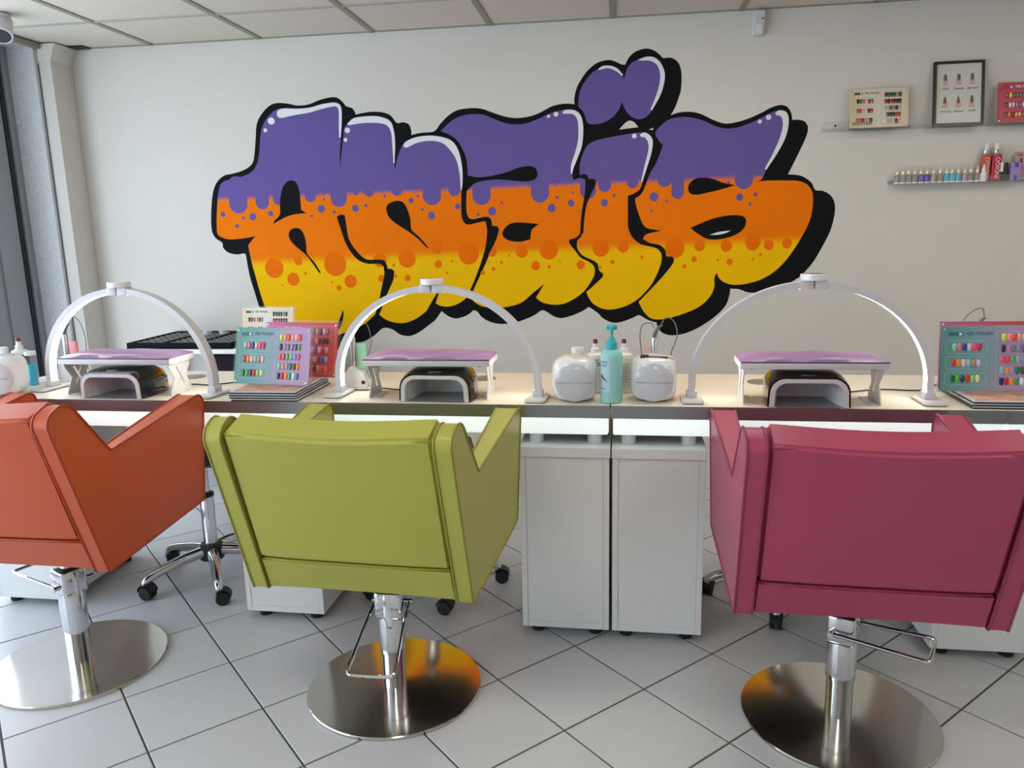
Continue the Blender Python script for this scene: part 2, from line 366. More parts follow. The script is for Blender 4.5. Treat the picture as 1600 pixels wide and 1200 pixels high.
# band colours follow two slightly rising lines on the wall
pa, pb = W(340, 311), W(1200, 275); qa, qb = W(395, 410), W(1250, 374)
C_pur, C_ora, C_yel = (.142, .100, .32), (.86, .185, .002), (.88, .50, .002)
def letter_material():
    m = bpy.data.materials.new('paint_bands'); m.use_nodes = True; nt = m.node_tree; b = nt.nodes['Principled BSDF']; b.inputs['Roughness'].default_value = .7; b.inputs['Specular IOR Level'].default_value = .08
    tc = nt.nodes.new('ShaderNodeTexCoord'); sp = nt.nodes.new('ShaderNodeSeparateXYZ'); nt.links.new(tc.outputs['Object'], sp.inputs[0])
    def lin_t(p, q):
        k = (q.y-p.y)/(q.x-p.x); c = p.y-k*p.x
        a = nt.nodes.new('ShaderNodeMath'); a.operation = 'MULTIPLY_ADD'; a.inputs[1].default_value = -k; a.inputs[2].default_value = -c
        nt.links.new(sp.outputs[0], a.inputs[0])
        s = nt.nodes.new('ShaderNodeMath'); s.operation = 'ADD'; nt.links.new(a.outputs[0], s.inputs[0]); nt.links.new(sp.outputs[2], s.inputs[1])
        return s.outputs[0]
    n = nt.nodes.new('ShaderNodeTexNoise'); n.inputs['Scale'].default_value = 45; nt.links.new(tc.outputs['Object'], n.inputs['Vector'])
    jit = nt.nodes.new('ShaderNodeMath'); jit.operation = 'MULTIPLY_ADD'; jit.inputs[1].default_value = .02; jit.inputs[2].default_value = -.01; nt.links.new(n.outputs['Fac'], jit.inputs[0])
    def ramp(t, w0, w1):
        a = nt.nodes.new('ShaderNodeMath'); a.operation = 'ADD'; nt.links.new(t, a.inputs[0]); nt.links.new(jit.outputs[0], a.inputs[1])
        mr = nt.nodes.new('ShaderNodeMapRange'); mr.interpolation_type = 'SMOOTHSTEP'; mr.inputs['From Min'].default_value = w0; mr.inputs['From Max'].default_value = w1; nt.links.new(a.outputs[0], mr.inputs['Value'])
        return mr.outputs[0]
    f1 = ramp(lin_t(pa, pb), -.018, .014); f2 = ramp(lin_t(qa, qb), -.03, .03)
    m1 = nt.nodes.new('ShaderNodeMix'); m1.data_type = 'RGBA'; m1.inputs[6].default_value = (*C_yel, 1); m1.inputs[7].default_value = (*C_ora, 1); nt.links.new(f2, m1.inputs[0])
    m2 = nt.nodes.new('ShaderNodeMix'); m2.data_type = 'RGBA'; m2.inputs[7].default_value = (*C_pur, 1); nt.links.new(m1.outputs[2], m2.inputs[6]); nt.links.new(f1, m2.inputs[0])
    n2 = nt.nodes.new('ShaderNodeTexNoise'); n2.inputs['Scale'].default_value = 5; n2.inputs['Detail'].default_value = 5; nt.links.new(tc.outputs['Object'], n2.inputs['Vector'])
    mr2 = nt.nodes.new('ShaderNodeMapRange'); mr2.inputs['To Min'].default_value = .93; mr2.inputs['To Max'].default_value = 1.07; nt.links.new(n2.outputs['Fac'], mr2.inputs['Value'])
    m3 = nt.nodes.new('ShaderNodeMix'); m3.data_type = 'RGBA'; m3.blend_type = 'MULTIPLY'; m3.inputs[0].default_value = 1; nt.links.new(m2.outputs[2], m3.inputs[6]); nt.links.new(mr2.outputs[0], m3.inputs[7])
    nt.links.new(m3.outputs[2], b.inputs['Base Color'])
    return m
M_let = letter_material()
M_pp = mat('paint_purple', C_pur, .7, spec=.08, linear=True); M_po = mat('paint_orange', (.84, .16, .002), .7, spec=.08, linear=True)
F1 = [(338.75,352.5),(339.5,320),(342.5,295),(347.5,285),(357.5,281),(375,277),(392.5,269),(401,257.5),(405,240),(407,212.5),(411,195),(420,181),(432.5,171),(445,169),(465,169.5),(482.5,169),(500,164),(517.5,160),(527.5,161),(533,167.5),(534,180),(533,215),(531.2,240),(531.75,264),(533.6,240),(536.5,215),(537.5,202.5),(542.5,194),(552.5,185),(570,182),(585,182),(600,184),(610,190),(615,202.5),(617,227.5),(616,252.5),(617.5,265),(620,250),(625,235),(632.5,222.5),(645,216),(662.5,212.5),(677.5,212),(695,215),(707.5,222.5),(716,235),(720,250),(721,260),(722,285),(721,300),(721,320),(721,335),(723.5,345),(731,351),(747.5,347.5),(759,345.5),(761,355),(761,362.5),(759,385),(752.5,407.5),(742.5,435),(735,452.5),(729,465),(715,475),(700,479),(687.5,477.5),(680,473),(672.5,480),(655,495),(635,504),(617.5,504),(602.5,499),(591,490),(585,492.5),(572.5,504),(560,511),(547.5,517),(530,523),(510,532),(485,540),(460,540),(438,522),(424,500),(416,485),(407.5,460),(399,430),(394,412.5),(388.5,386),(389,382),(399,369),(380,372.5),(357.5,374),(345,370),(340,365)]
F2 = [(688.75,205),(697.5,196),(710,186),(725,180),(742.5,178),(757.5,180),(772.5,186),(790,192.5),(807.5,194.5),(825,192),(842.5,185),(860,177),(877.5,172),(892.5,171),(902.5,175),(909.5,185),(911,200),(910,220),(904,240),(896,260),(894,272.5),(896,281),(906,277.5),(914.5,280),(914,300),(910,325),(907.5,345),(907,355),(906,365),(900,371),(890,376),(890,380),(897.5,390),(907.5,402.5),(920,409),(927.5,415),(929.5,425),(925,437.5),(915,452.5),(900,465),(882.5,474),(865,476),(847.5,472.5),(837.5,465),(851,443),(832.5,458),(815,472.5),(795,479),(775,481),(755,479),(742.5,472.5),(734.5,465),(742.5,447.5),(754,422.5),(765,397.5),(775,375),(779.5,360),(777.5,354),(769,352.5),(767.5,344),(764,339.5),(755,339),(740,342.5),(732.5,340),(729,330),(729,305),(730,295),(731.5,285),(731,272.5),(729,250),(722.5,232.5),(714,219),(701,210)]
F3 = [(906,274.5),(906,257.5),(910,242.5),(917.5,227.5),(930,220),(950,215),(972.5,211),(995,207.5),(1007.5,207.5),(1017.5,215),(1019.5,227.5),(1015,250),(1006,277.5),(1000,295),(990,302.5),(981,306),(981,322.5),(981,340),(981.5,355),(987.5,370),(1000,381),(1015,385),(1027.5,389),(1034,400),(1030,420),(1017.5,445),(1002.5,462.5),(982.5,476),(960,483),(942.5,482.5),(927.5,475),(920,465),(916,456),(927.5,446),(941,432.5),(942.5,427.5),(936,422.5),(934,412.5),(925,406),(910,399),(902,387.5),(902,376),(909,367.5),(912.5,342.5),(917.5,317.5),(929,292.5),(931,281),(926,279.5),(920,281),(917.5,274),(911,272)]
F4 = R3([(975,390),(985,330),(1015,270),(1060,215),(1110,190),(1170,185),(1220,200),(1248,235),(1262,250),(1272,210),(1295,165),(1340,135),(1400,120),(1450,125),(1490,160),(1510,220),(1505,290),(1480,370),(1440,440),(1400,490),(1350,505),(1300,485),(1265,440),(1248,395),(1225,450),(1180,500),(1120,530),(1060,537),(1030,525),(1018,490),(1000,450),(978,430)])
F5 = [(1025,205),(1035,194),(1047.5,186),(1065,183),(1082.5,184),(1100,189),(1117.5,197),(1135,201),(1152.5,199),(1172.5,192),(1192.5,182.5),(1207.5,175),(1219,172),(1227.5,175),(1232,185),(1230,202.5),(1222.5,225),(1211,245),(1197.5,265),(1190,280),(1181,284),(1202.5,282),(1227.5,282),(1245,282.5),(1260,287.5),(1269,300),(1270,320),(1265,345),(1252.5,370),(1235,397.5),(1215,420),(1192.5,435),(1170,442.5),(1150,445),(1135,442.5),(1125,436),(1119.5,426),(1116,435),(1116,447.5),(1110,462.5),(1095,477.5),(1075,487.5),(1052.5,495),(1032.5,499),(1017.5,497.5),(1007.5,489),(1000,476),(999,470),(1015,454),(1035,432.5),(1050,414),(1053,406),(1050,401),(1041,400.5),(1039,390),(1030,382.5),(1015,379.5),(1004.5,374),(1010,366),(1033,360.5),(1015,357.5),(1006,352.5),(999,337.5),(993,317.5),(992.5,310),(1001,304),(1007.5,292.5),(1015,272.5),(1025,255),(1034,232.5),(1035.5,226),(1031,222),(1025,212.5)]
for nm, F in (('letter_an', F1), ('letter_a', F2), ('letter_i', F3), ('letter_dots', F4), ('letter_s', F5)): paint(nm, F, M_let, .0010)
def disc(px, py, r, m, name, ry=None, lift=.0014, hang=False):
    c = W(px, py); rx = (W(px+r, py)-c).length; rz = (W(px, py+(ry or r))-c).length
    up = rz*1.7 if hang else 0
    bm = bmesh.new(); vs = [bm.verts.new((c.x+rx*math.cos(2*PI*k/20), -lift, c.y+rz*math.sin(2*PI*k/20)+(up if k < 10 and k > 0 else 0))) for k in range(20)]
    f = bm.faces.new(vs)
    if f.normal.y > 0: f.normal_flip()
    bm.normal_update()
    me = bpy.data.meshes.new(name); bm.to_mesh(me); bm.free(); me.materials.append(m)
    return link(bpy.data.objects.new(name, me), mural)
DONE = []
def discs(ox, oy, lst, m, name, hang=False):
    for x, y, r in lst:
        px, py = ox+x/4, oy+y/4
        if any(abs(px-a)+abs(py-b) < 8 for a, b in DONE): continue
        DONE.append((px, py)); disc(px, py, r/4, m, name, r/4*1.08, .00125+.00004*(len(DONE) % 10), hang and r >= 28)
discs(320, 140, [(210,712,58),(360,703,42),(455,690,28),(660,665,36),(838,680,50),(945,640,20),(1028,640,28),(1200,628,34),(1420,660,58),(115,780,15),(242,803,9),(300,795,22),(412,775,16),(203,853,12),(730,745,23),(745,685,8),(668,790,8),(810,765,10),(942,742,21),(1008,724,10),(1124,667,9),(1290,693,16),(1332,665,8),(1360,750,9),(1418,788,22)], M_pp, 'purple_drip', True)
discs(660, 60, [(65,980,56),(200,945,38),(370,980,58),(735,965,57),(1035,950,50),(1140,918,40),(1315,898,36),(1515,878,48),(58,1107,21),(437,1080,26),(350,1100,9),(495,1026,9),(808,1060,25),(843,994,10),(930,1030,20),(940,963,8),(985,1080,7),(1138,1028,22),(1198,981,10),(1448,990,27),(1525,1017,9),(1432,1077,8),(222,1050,18)], M_pp, 'purple_drip', True)
discs(940, 140, [(475,640,40),(405,697,10),(863,672,22),(962,656,12),(928,716,10),(795,580,9),(890,560,58),(20,600,38)], M_pp, 'purple_drip', True)
discs(360, 320, [(275,395,58),(425,350,26),(395,465,38),(470,428,9),(655,370,70),(752,478,38),(680,519,15),(637,484,7),(326,502,6),(935,345,42),(945,460,22),(1105,335,54),(1020,378,9),(1035,447,9),(1108,457,19),(1290,260,42),(1300,370,23),(1387,352,8),(1355,425,8),(1490,305,64)], M_po, 'orange_drip')
discs(660, 280, [(435,450,32),(445,560,12),(495,521,10),(543,478,7),(622,450,38),(790,440,58),(708,540,27),(792,548,11),(860,516,6),(990,535,26),(378,585,14),(1115,430,52),(1255,420,36),(1188,517,13),(1372,486,10),(1112,550,8)], M_po, 'orange_drip')
discs(940, 260, [(458,510,60),(612,495,33),(780,495,36),(945,475,48),(1045,490,31),(1158,480,31),(577,580,18),(518,624,13),(725,585,8),(800,596,19),(945,580,8),(993,550,10)], M_po, 'orange_drip')
strokes = [R3([(935,850),(945,885),(985,872),(1018,882),(1016,960),(1002,1060),(992,1180),(988,1220),(1006,1220),(1012,1130),(1030,1030),(1075,930),(1085,890),(1065,877),(1040,882),(1030,855),(1005,848),(980,858),(970,790),(950,820)]),
 R4([(243,60),(245,200),(258,250),(290,285),(350,270),(395,262),(405,330),(395,420),(370,510),(330,620),(300,690),(318,690),(345,625),(400,500),(450,400),(478,320),(470,295),(435,290),(430,255),(415,238),(380,237),(320,250),(290,240),(275,200),(275,100),(280,60)]),
 R4([(918,378),(920,402),(950,440),(990,490),(1040,515),(1070,540),(1078,580),(1060,630),(1020,690),(1030,700),(1070,665),(1125,612),(1130,590),(1105,570),(1095,530),(1060,505),(1000,475),(968,430),(968,385),(985,345),(960,365)]),
 R6([(258,455),(300,478),(360,490),(395,520),(405,562),(440,565),(452,585),(440,615),(380,690),(300,775),(240,838),(250,810),(310,740),(360,640),(377,560),(350,515),(300,500),(240,485),(225,460)]),
 R1([(470,780),(470,700),(485,620),(510,580),(540,568),(570,580),(590,630),(598,700),(602,750),(635,772),(560,780),(500,800),(430,838),(435,820)]),
 R1([(525,900),(540,875),(570,865),(600,875),(625,920),(635,980),(640,1025),(690,1085),(726,1145),(715,1143),(670,1080),(630,1030),(570,980),(535,940)]),
 R2([(665,75),(690,62),(715,65),(725,130),(742,215),(790,290),(850,340),(930,342),(965,352),(985,400),(1010,402),(1025,415),(1018,470),(985,545),(960,610),(928,690),(895,715),(925,620),(945,520),(962,440),(958,385),(930,368),(860,368),(800,345),(750,290),(715,225),(690,150)]),
 R1([(1135,740),(1155,710),(1200,695),(1240,705),(1265,745),(1285,810),(1292,875),(1340,920),(1400,990),(1385,985),(1330,930),(1270,885),(1200,840),(1150,795)]),
 R2([(1320,500),(1300,560),(1280,620),(1250,655),(1225,665),(1262,600),(1295,545)]),
 R2([(705,655),(707,690),(690,760),(640,830),(590,880),(570,880),(620,800),(660,760),(685,710)]),
 R3([(262,850),(290,858),(350,868),(430,860),(520,838),(600,808),(660,798),(700,805),(720,840),(710,875),(670,892),(590,892),(480,882),(400,888),(330,905),(285,945),(262,960)]),
 R4([(500,340),(515,305),(550,278),(600,270),(680,275),(728,280),(700,300),(680,325),(675,375),(620,390),(560,388),(515,368)]),
 R5([(540,620),(550,585),(590,555),(640,550),(700,560),(760,582),(835,597),(760,620),(680,640),(600,657),(555,650)]),
 R5([(555,865),(620,835),(700,805),(780,788),(850,785),(890,795),(903,825),(890,865),(850,900),(790,925),(720,937),(660,932),(600,900)])]
for s in strokes: paint('black_stroke', s, M_pblack, .0018)
hl = [R1([(452,150),(460,130),(500,118),(580,120),(660,112),(730,92),(800,82),(835,88),(852,110),(857,150),(856,220),(850,300),(840,298),(838,220),(838,140),(825,108),(790,108),(730,122),(650,145),(560,160),(480,178),(458,170)]),
 R1([(890,215),(930,180),(1000,168),(1070,166),(1130,180),(1165,205),(1183,260),(1190,340),(1187,460),(1180,460),(1172,340),(1165,270),(1140,225),(1090,210),(1010,208),(950,215),(905,222)]),
 [(630,227.5),(635,221),(650,214.5),(670,212),(690,214),(707,221),(717,237),(722,260),(723,280),(721.5,297),(720,297),(718,270),(713,250),(703,234),(690,223),(670,220),(650,224),(635,231)],
 R3([(875,460),(900,447),(950,450),(985,475),(1003,530),(1005,600),(995,680),(965,760),(945,810),(935,850),(928,840),(930,790),(955,710),(972,640),(975,560),(965,500),(935,472),(885,472)]),
 R3([(1360,600),(1390,588),(1425,610),(1440,650),(1430,720),(1405,800),(1375,895),(1368,890),(1390,790),(1412,700),(1410,650),(1390,620),(1365,615)]),
 R3([(1345,135),(1400,115),(1450,120),(1490,155),(1515,220),(1508,290),(1485,360),(1435,450),(1425,445),(1460,360),(1482,280),(1485,220),(1465,165),(1420,140),(1370,140)]),
 R3([(1100,190),(1130,172),(1180,172),(1220,190),(1255,228),(1248,235),(1210,205),(1160,187),(1105,198)]),
 R5([(1085,145),(1110,130),(1150,138),(1168,175),(1165,240),(1140,320),(1090,410),(1030,500),(1022,490),(1070,400),(1110,310),(1130,240),(1130,190),(1115,165),(1090,160)]),
 R5([(675,908),(730,890),(808,880),(770,898),(720,908)])]
for s in hl: paint('white_highlight', s, M_pwhite, .0022, corner=70)
for ox, oy, lst in ((320,140,[(416,197,22),(379,255,12),(892,255,17),(880,314,12)]),(660,60,[(835,474,15),(788,487,10),(1324,610,15)]),(940,140,[(1043,173,17),(988,200,13)])):
    for x, y, r in lst: disc(ox+x/4, oy+y/4, r/4, M_pwhite, 'white_dot', lift=.0022)

# ------------------------------------------------------------------ desks: worktops, light boxes, cabinets
DRZ = math.radians(-.8); DO = Vector((-.024, 2.290, 0)); ZT = .776
def desk_pt(x, y): 
    c, s = math.cos(DRZ), math.sin(DRZ); dx, dy = x-DO.x, y
    return Vector((DO.x+c*dx-s*dy, DO.y+s*dx+c*dy, 0))
def worktop(x0, x1, seam, label):
    t = thing('desk_worktop', label, 'worktop', (DO.x, DO.y, 0), DRZ)
    segs = ((x0, seam-.0012), (seam+.0012, x1))
    for a, b in segs:
        a -= DO.x; b -= DO.x
        mkobj('top_board', B(a, b, .0015, .522, ZT-.040, ZT, .0012, 1), mat('worktop_laminate', (230, 221, 204), .35, var=.01), t)
        e = mkobj('edge_band', B(a, b, 0, .0015, ZT-.040, ZT-.0008), M_edge, t); e['label'] = 'satin aluminium front edge'
        lb = mkobj('light_box', B(a+.006, b-.006, .004, .05, ZT-.093, ZT-.0435, .004, 3), M_box, t); lb['label'] = 'glowing white light box under the front edge'
        mkobj('lip', B(a+.004, b-.004, .050, .058, ZT-.097, ZT-.0405), M_white, t)
    for a, b in segs:
        mkobj('back_apron', B(a-DO.x+.02, b-DO.x-.02, .480, .498, ZT-.18, ZT-.0405), M_white, t)
    return t
wa = worktop(-2.252, -.0262, -1.130, 'long white worktop with glowing front edge behind the orange and green chairs')
wb = worktop(-.0218, 2.206, 1.082, 'long white worktop with glowing front edge behind the pink chair')
def cabinet(xc, label, wt):
    w = .279/2
    p = desk_pt(xc, .012); t = thing('desk_cabinet', label, 'cabinet', (p.x, p.y, 0), DRZ, 'white desk cabinets under the worktops')
    mkobj('top_board', B(-w-.003, w+.003, -.006, .455, .608, .640, .0015, 1), M_white, t)
    for s in (-1, 1):
        a, b = (-w, -w+.018) if s < 0 else (w-.018, w)
        mkobj('side_panel', B(a, b, 0, .45, .030, .6075, .001, 1), M_white, t)
    mkobj('bottom_panel', B(-w+.0185, w-.0185, 0, .45, .030, .052, .001, 1), M_white, t)
    mkobj('front_panel', B(-w+.0188, w-.0188, .0015, .018, .0526, .607), M_white, t)
    mkobj('door', B(-w+.0188, w-.0188, .434, .4495, .0526, .607), M_white, t)
    for sx in (-1, 1):
        for sy in (.045, .405):
            mkobj('foot', L([(.020, 0), (.022, .004), (.022, .022), (.018, .0298)], 20, (sx*(w-.045), sy)), M_rubber, t)
    for sx in (-.092, .092):
        x = p.x+math.cos(DRZ)*sx-DO.x
        lx = xc+sx-DO.x
        for sy in (.075, .36):
            s = mkobj('standoff', L([(.0255, .6402), (.0255, .643), (.0235, .6435), (.0235, ZT-.0405)], 24, (lx, sy)), mat('standoff_satin', (216, 220, 222), .4, metal=.4), wt); s['label'] = 'silver cylinder standoff'
    return t
cabinet(-.167, 'white desk cabinet right of the green chair, left one of the touching pair', wa)
cabinet(.122, 'white desk cabinet left of the pink chair, right one of the touching pair', wb)
cabinet(-1.130, 'white desk cabinet half hidden behind the green chair', wa)
cabinet(-2.110, 'white desk cabinet behind the orange chair', wa)
cabinet(1.078, 'white desk cabinet behind the right side of the pink chair', wb)
# cable grommets
for x, y, nm in ((-.483, 2.70, 'under the middle arch lamp'), (.477, 2.66, 'under the right arch lamp'), (-1.609, 2.71, 'under the left arch lamp')):
    g = mkobj('cable_grommet', L([(.045, 0), (.045, .0015), (.042, .003), (.012, .003)], 28), mat('grommet_silver', (158, 158, 150), .4, metal=.6, bump=.6, bscale=500)); g.location = (x, y, ZT+.0002)
    tag(g, 'round grey cable grommet in the worktop '+nm, 'grommet', 'cable grommets')

# ------------------------------------------------------------------ arch lamps
def arch_lamp(x, y, rz, label, rad=.345, hgt=.360):
    t = thing('arch_lamp', label, 'lamp', (x, y, ZT), rz, 'white arch desk lamps')
    zc0 = .05
    def arc(ri, rzv, n=24, a0=4, a1=86):
        return [(ri*math.cos(math.radians(a0+(a1-a0)*k/n)), zc0+rzv*math.sin(math.radians(a0+(a1-a0)*k/n))) for k in range(n+1)]
    hd = .017
    for s in (-1, 1):
        base = [(rad*.998, .010), (rad, zc0*.6)]
        outer = base+arc(rad, hgt-zc0); inner = [(rad-.020, .010), (rad-.019, zc0*.6)]+arc(rad-.019, hgt-zc0-.019)
        def sweep(sec):
            bm = bmesh.new(); R = []
            for (ox, oz), (ix, iz) in zip(outer, inner):
                R.append([bm.verts.new((s*(ox+(ix-ox)*f), yy, oz+(iz-oz)*f)) for f, yy in sec])
            n = len(sec)
            for a, b in zip(R, R[1:]):
                for k in range(n): bm.faces.new((a[k], a[(k+1) % n], b[(k+1) % n], b[k]))
            bm.faces.new(R[0]); bm.faces.new(R[-1])
            return bm
        arm = mkobj('arm', sweep([(0, -hd), (0, hd), (1, hd), (1, hd-.0022), (.78, hd-.0022), (.78, -hd+.0022), (1, -hd+.0022), (1, -hd)]), M_whitem, t, sharp=30)
        o = mkobj('led_strip', sweep([(.80, -hd+.0026), (.80, hd-.0026), (.88, hd-.0026), (.88, -hd+.0026)]), M_led, arm); o['label'] = 'glowing led strip along the inner side'
        mkobj('clamp', B(s*rad-.015-s*.009, s*rad+.015-s*.009, -.02, .02, .009, .03, .002), M_whitem, t)
        pl = round_poly([Vector(q) for q in ((-.032, -.075), (.032, -.075), (.032, .05), (-.032, .05))], .012)
        bm = bmesh.new(); prism(bm, pl, lambda p: (s*rad-s*.009+p.x, p.y, .003), lambda p: (s*rad-s*.009+p.x, p.y, .0095)); mkobj('foot_plate', bm, M_whitem, t)
        bm = bmesh.new(); prism(bm, [p*.97 for p in pl], lambda p: (s*rad-s*.009+p.x, p.y, .0003), lambda p: (s*rad-s*.009+p.x, p.y, .003)); mkobj('rubber_pad', bm, M_rubber, t)
        mkobj('hinge_block', B(min(s*.003, s*.040), max(s*.003, s*.040), -.018, .018, hgt-.024, hgt+.002, .002), M_whitem, t)
    mkobj('cap', L([(.0355, hgt+.0022), (.0375, hgt+.004), (.0375, hgt+.019), (.0355, hgt+.021)], 36), M_whiteg, t)
    return t
arch_lamp(-.587, 2.405, math.radians(-4), 'white arch lamp over the middle armrest, behind the green chair')
arch_lamp(-1.690, 2.445, math.radians(-7), 'white arch lamp over the left armrest, nearest the window')
arch_lamp(.565, 2.385, math.radians(0), 'white arch lamp over the right armrest, behind the pink chair', rad=.352)

# ------------------------------------------------------------------ arm rests
def plate_with_holes(outer, holes, x0, x1):
    """sheet of metal in the y-z plane with real openings cut through it"""
    def inside(p, poly):
        r = False
        for i in range(len(poly)):
            (ax, ay), (bx, by) = poly[i-1], poly[i]
            if (ay > p.y) != (by > p.y) and p.x < (bx-ax)*(p.y-ay)/(by-ay)+ax: r = not r
        return r
    pts, faces = [], []
    for ring in [outer]+holes:
        k = len(pts); pts += [Vector(p) for p in ring]; idx = list(range(k, len(pts)))
        if sum(ring[i-1][0]*ring[i][1]-ring[i][0]*ring[i-1][1] for i in range(len(ring))) < 0: idx.reverse()
        faces.append(idx)
    vo, _, fo, _, _, _ = delaunay_2d_cdt(pts, [], faces, 1, 1e-6)
    bm = bmesh.new(); A = [bm.verts.new((x0, v.x, v.y)) for v in vo]
    for f in fo:
        c = sum((vo[i] for i in f), Vector((0, 0)))/len(f)
        if inside(c, outer) and not any(inside(c, hl_) for hl_ in holes): bm.faces.new([A[i] for i in f])
    ext = bmesh.ops.extrude_face_region(bm, geom=list(bm.faces), use_keep_orig=True)
    for v in ext['geom']:
        if isinstance(v, bmesh.types.BMVert): v.co.x = x1
    return bm
def armrest(x, y, rz, label, w=.415):
    t = thing('manicure_armrest', label, 'armrest', (x, y, ZT), rz, 'lilac manicure armrests')
    dp = .15; h = .111
    mkobj('board', B(-w/2, w/2, 0, dp, h-.002, h+.018, .002), M_whitem, t)
    nx, ny = 16, 8; bm = bmesh.new(); G = []
    for i in range(nx+1):
        row = []
        for j in range(ny+1):
            u, v = i/nx*2-1, j/ny*2-1
            ed = (1-abs(u)**8)*(1-abs(v)**4)
            row.append(bm.verts.new((u*(w/2+.001)*(1 if abs(v) < .99 else .985), dp/2+v*(dp/2+.001), h+.0205+.016*ed+.0012*math.sin(9*u)*ed)))
        G.append(row)
    for i in range(nx):
        for j in range(ny): bm.faces.new((G[i][j], G[i+1][j], G[i+1][j+1], G[i][j+1]))
    ext = bmesh.ops.extrude_face_region(bm, geom=list(bm.faces))
    for v in ext['geom']:
        if isinstance(v, bmesh.types.BMVert): v.co.z = h+.0185
    mkobj('cushion', bm, M_lilac, t, sharp=60)
    mkobj('dark_trim', B(-w/2+.001, w/2-.001, -.0012, .004, h+.0165, h+.0205, .001, 1), mat('plum_trim', (52, 38, 56), .4), t)
    for s in (-1, 1):
        xx = s*(w/2-.014)
        nose = [(.010, h-.0025), (dp-.010, h-.0025), (dp-.010, h-.012), (dp-.040, h*.52), (dp-.012, .008), (dp-.014, .001), (.014, .001), (.012, .008), (.040, h*.52), (.010, h-.012)]
        slash = [(.050, .092), (.058, .096), (.070, .078), (.096, .034), (.088, .026), (.082, .034), (.060, .076)]
        thin = [(.088, .088), (.0915, .088), (.0785, .066), (.0755, .069)]
        thin2 = [(.0665, .052), (.0690, .049), (.058, .030), (.0555, .0315)]
        leg = mkobj('leg', plate_with_holes(nose, [slash, thin, thin2], xx-.0018, xx+.0018), M_whitem, t)
        mkobj('foot', B(xx-.030 if s > 0 else xx-.002, xx+.002 if s > 0 else xx+.030, .016, dp-.016, .0004, .003, .001, 1), M_whitem, t)
        mkobj('screw', L([(.006, h-.0055), (.006, h-.0022)], 12, (xx-s*.022, .02)), M_black, t)
    return t
armrest(-.606, 2.343, math.radians(-1), 'lilac padded manicure armrest under the middle arch lamp')
armrest(.562, 2.306, math.radians(-.8), 'lilac padded manicure armrest under the right arch lamp')
armrest(-1.690, 2.362, math.radians(-1), 'lilac padded manicure armrest under the left arch lamp, nearest the window')

# ------------------------------------------------------------------ UV lamps
def uv_lamp(x, y, rz, label):
    t = thing('nail_dryer', label, 'nail dryer', (x, y, ZT), rz, 'black gloss nail dryers')
    w, h, dp = .117, .086, .185
    def arch(w, h, r, n=8): 
        pts = round_poly([Vector(q) for q in ((-w, 0), (-w*.96, h), (w*.96, h), (w, 0))], [0, r, r, 0], n); return pts
    # shell: lofted arches, front to back
    bm = bmesh.new(); rings = []
    for yy, sw, sh in ((.002, 1.0, 1.0), (.03, 1.02, 1.08), (.07, 1.02, 1.13), (.12, .98, 1.12), (.16, .90, 1.0), (dp, .78, .80)):
        rings.append([bm.verts.new((p.x*sw, yy, .002+p.y*sh)) for p in arch(w, h, .045)])
    for a, b in zip(rings, rings[1:]):
        for k in range(len(a)-1): bm.faces.new((a[k], a[k+1], b[k+1], b[k]))
    bm.faces.new(rings[-1])
    inner = [bm.verts.new((p.x*.90, .002, .002+p.y*.90)) for p in arch(w, h, .04)]
    for k in range(len(inner)-1): bm.faces.new((rings[0][k], rings[0][k+1], inner[k+1], inner[k]))
    mkobj('shell', bm, M_blackg, t, sharp=50)
    # white front bezel
    bm = bmesh.new(); o = arch(w*.945, h*.955, .043); i = arch(w*.835, h*.83, .034); ii = arch(w*.74, h*.76, .028)
    A = [bm.verts.new((p.x, -.004, .002+p.y)) for p in o]; Bv = [bm.verts.new((p.x, -.004, .002+p.y)) for p in i]; Cv = [bm.verts.new((p.x, .03, .002+p.y)) for p in ii]; Dv = [bm.verts.new((p.x, .004, .002+p.y)) for p in o]
    for P, Q in ((A, Bv), (Bv, Cv), (Dv, A)):
        for k in range(len(P)-1): bm.faces.new((P[k], P[k+1], Q[k+1], Q[k]))
    mkobj('bezel', bm, M_whitem, t, sharp=50)
    bm = bmesh.new(); R0 = [bm.verts.new((p.x, .03, .002+p.y)) for p in ii]; R2_ = [bm.verts.new((p.x*.86, .15, .002+p.y*.92)) for p in ii]
    for k in range(len(R0)-1): bm.faces.new((R0[k], R0[k+1], R2_[k+1], R2_[k]))
    bm.faces.new(R2_)
    cav = mkobj('cavity', bm, M_uvin, t, sharp=50)
    for k in range(7):
        a = -.06+.02*k; mkobj('led', L([(.0022, 0), (.0022, .0015), (.001, .002)], 8), M_silver, cav, (a, .10, .002+h*.70), (PI, 0, 0))
    mkobj('tray', B(-w*.76, w*.76, -.003, .145, .0005, .0025), M_uvfloor, t)
    sc = mkobj('display', B(-.020, .020, .014, .028, h*1.075, h*1.085, .002), M_silver, t); sc.rotation_euler = (.0, 0, 0)
    mkobj('vent', B(-.035, .035, .075, .115, h*1.135, h*1.150, .004), M_black, t)
    return t
uv_lamp(-.573, 2.317, math.radians(-3), 'black gloss nail dryer with white bezel under the middle armrest')
uv_lamp(.547, 2.284, math.radians(-1), 'black gloss nail dryer with white bezel under the right armrest')
uv_lamp(-1.684, 2.325, math.radians(-2), 'black gloss nail dryer with white bezel under the left armrest')

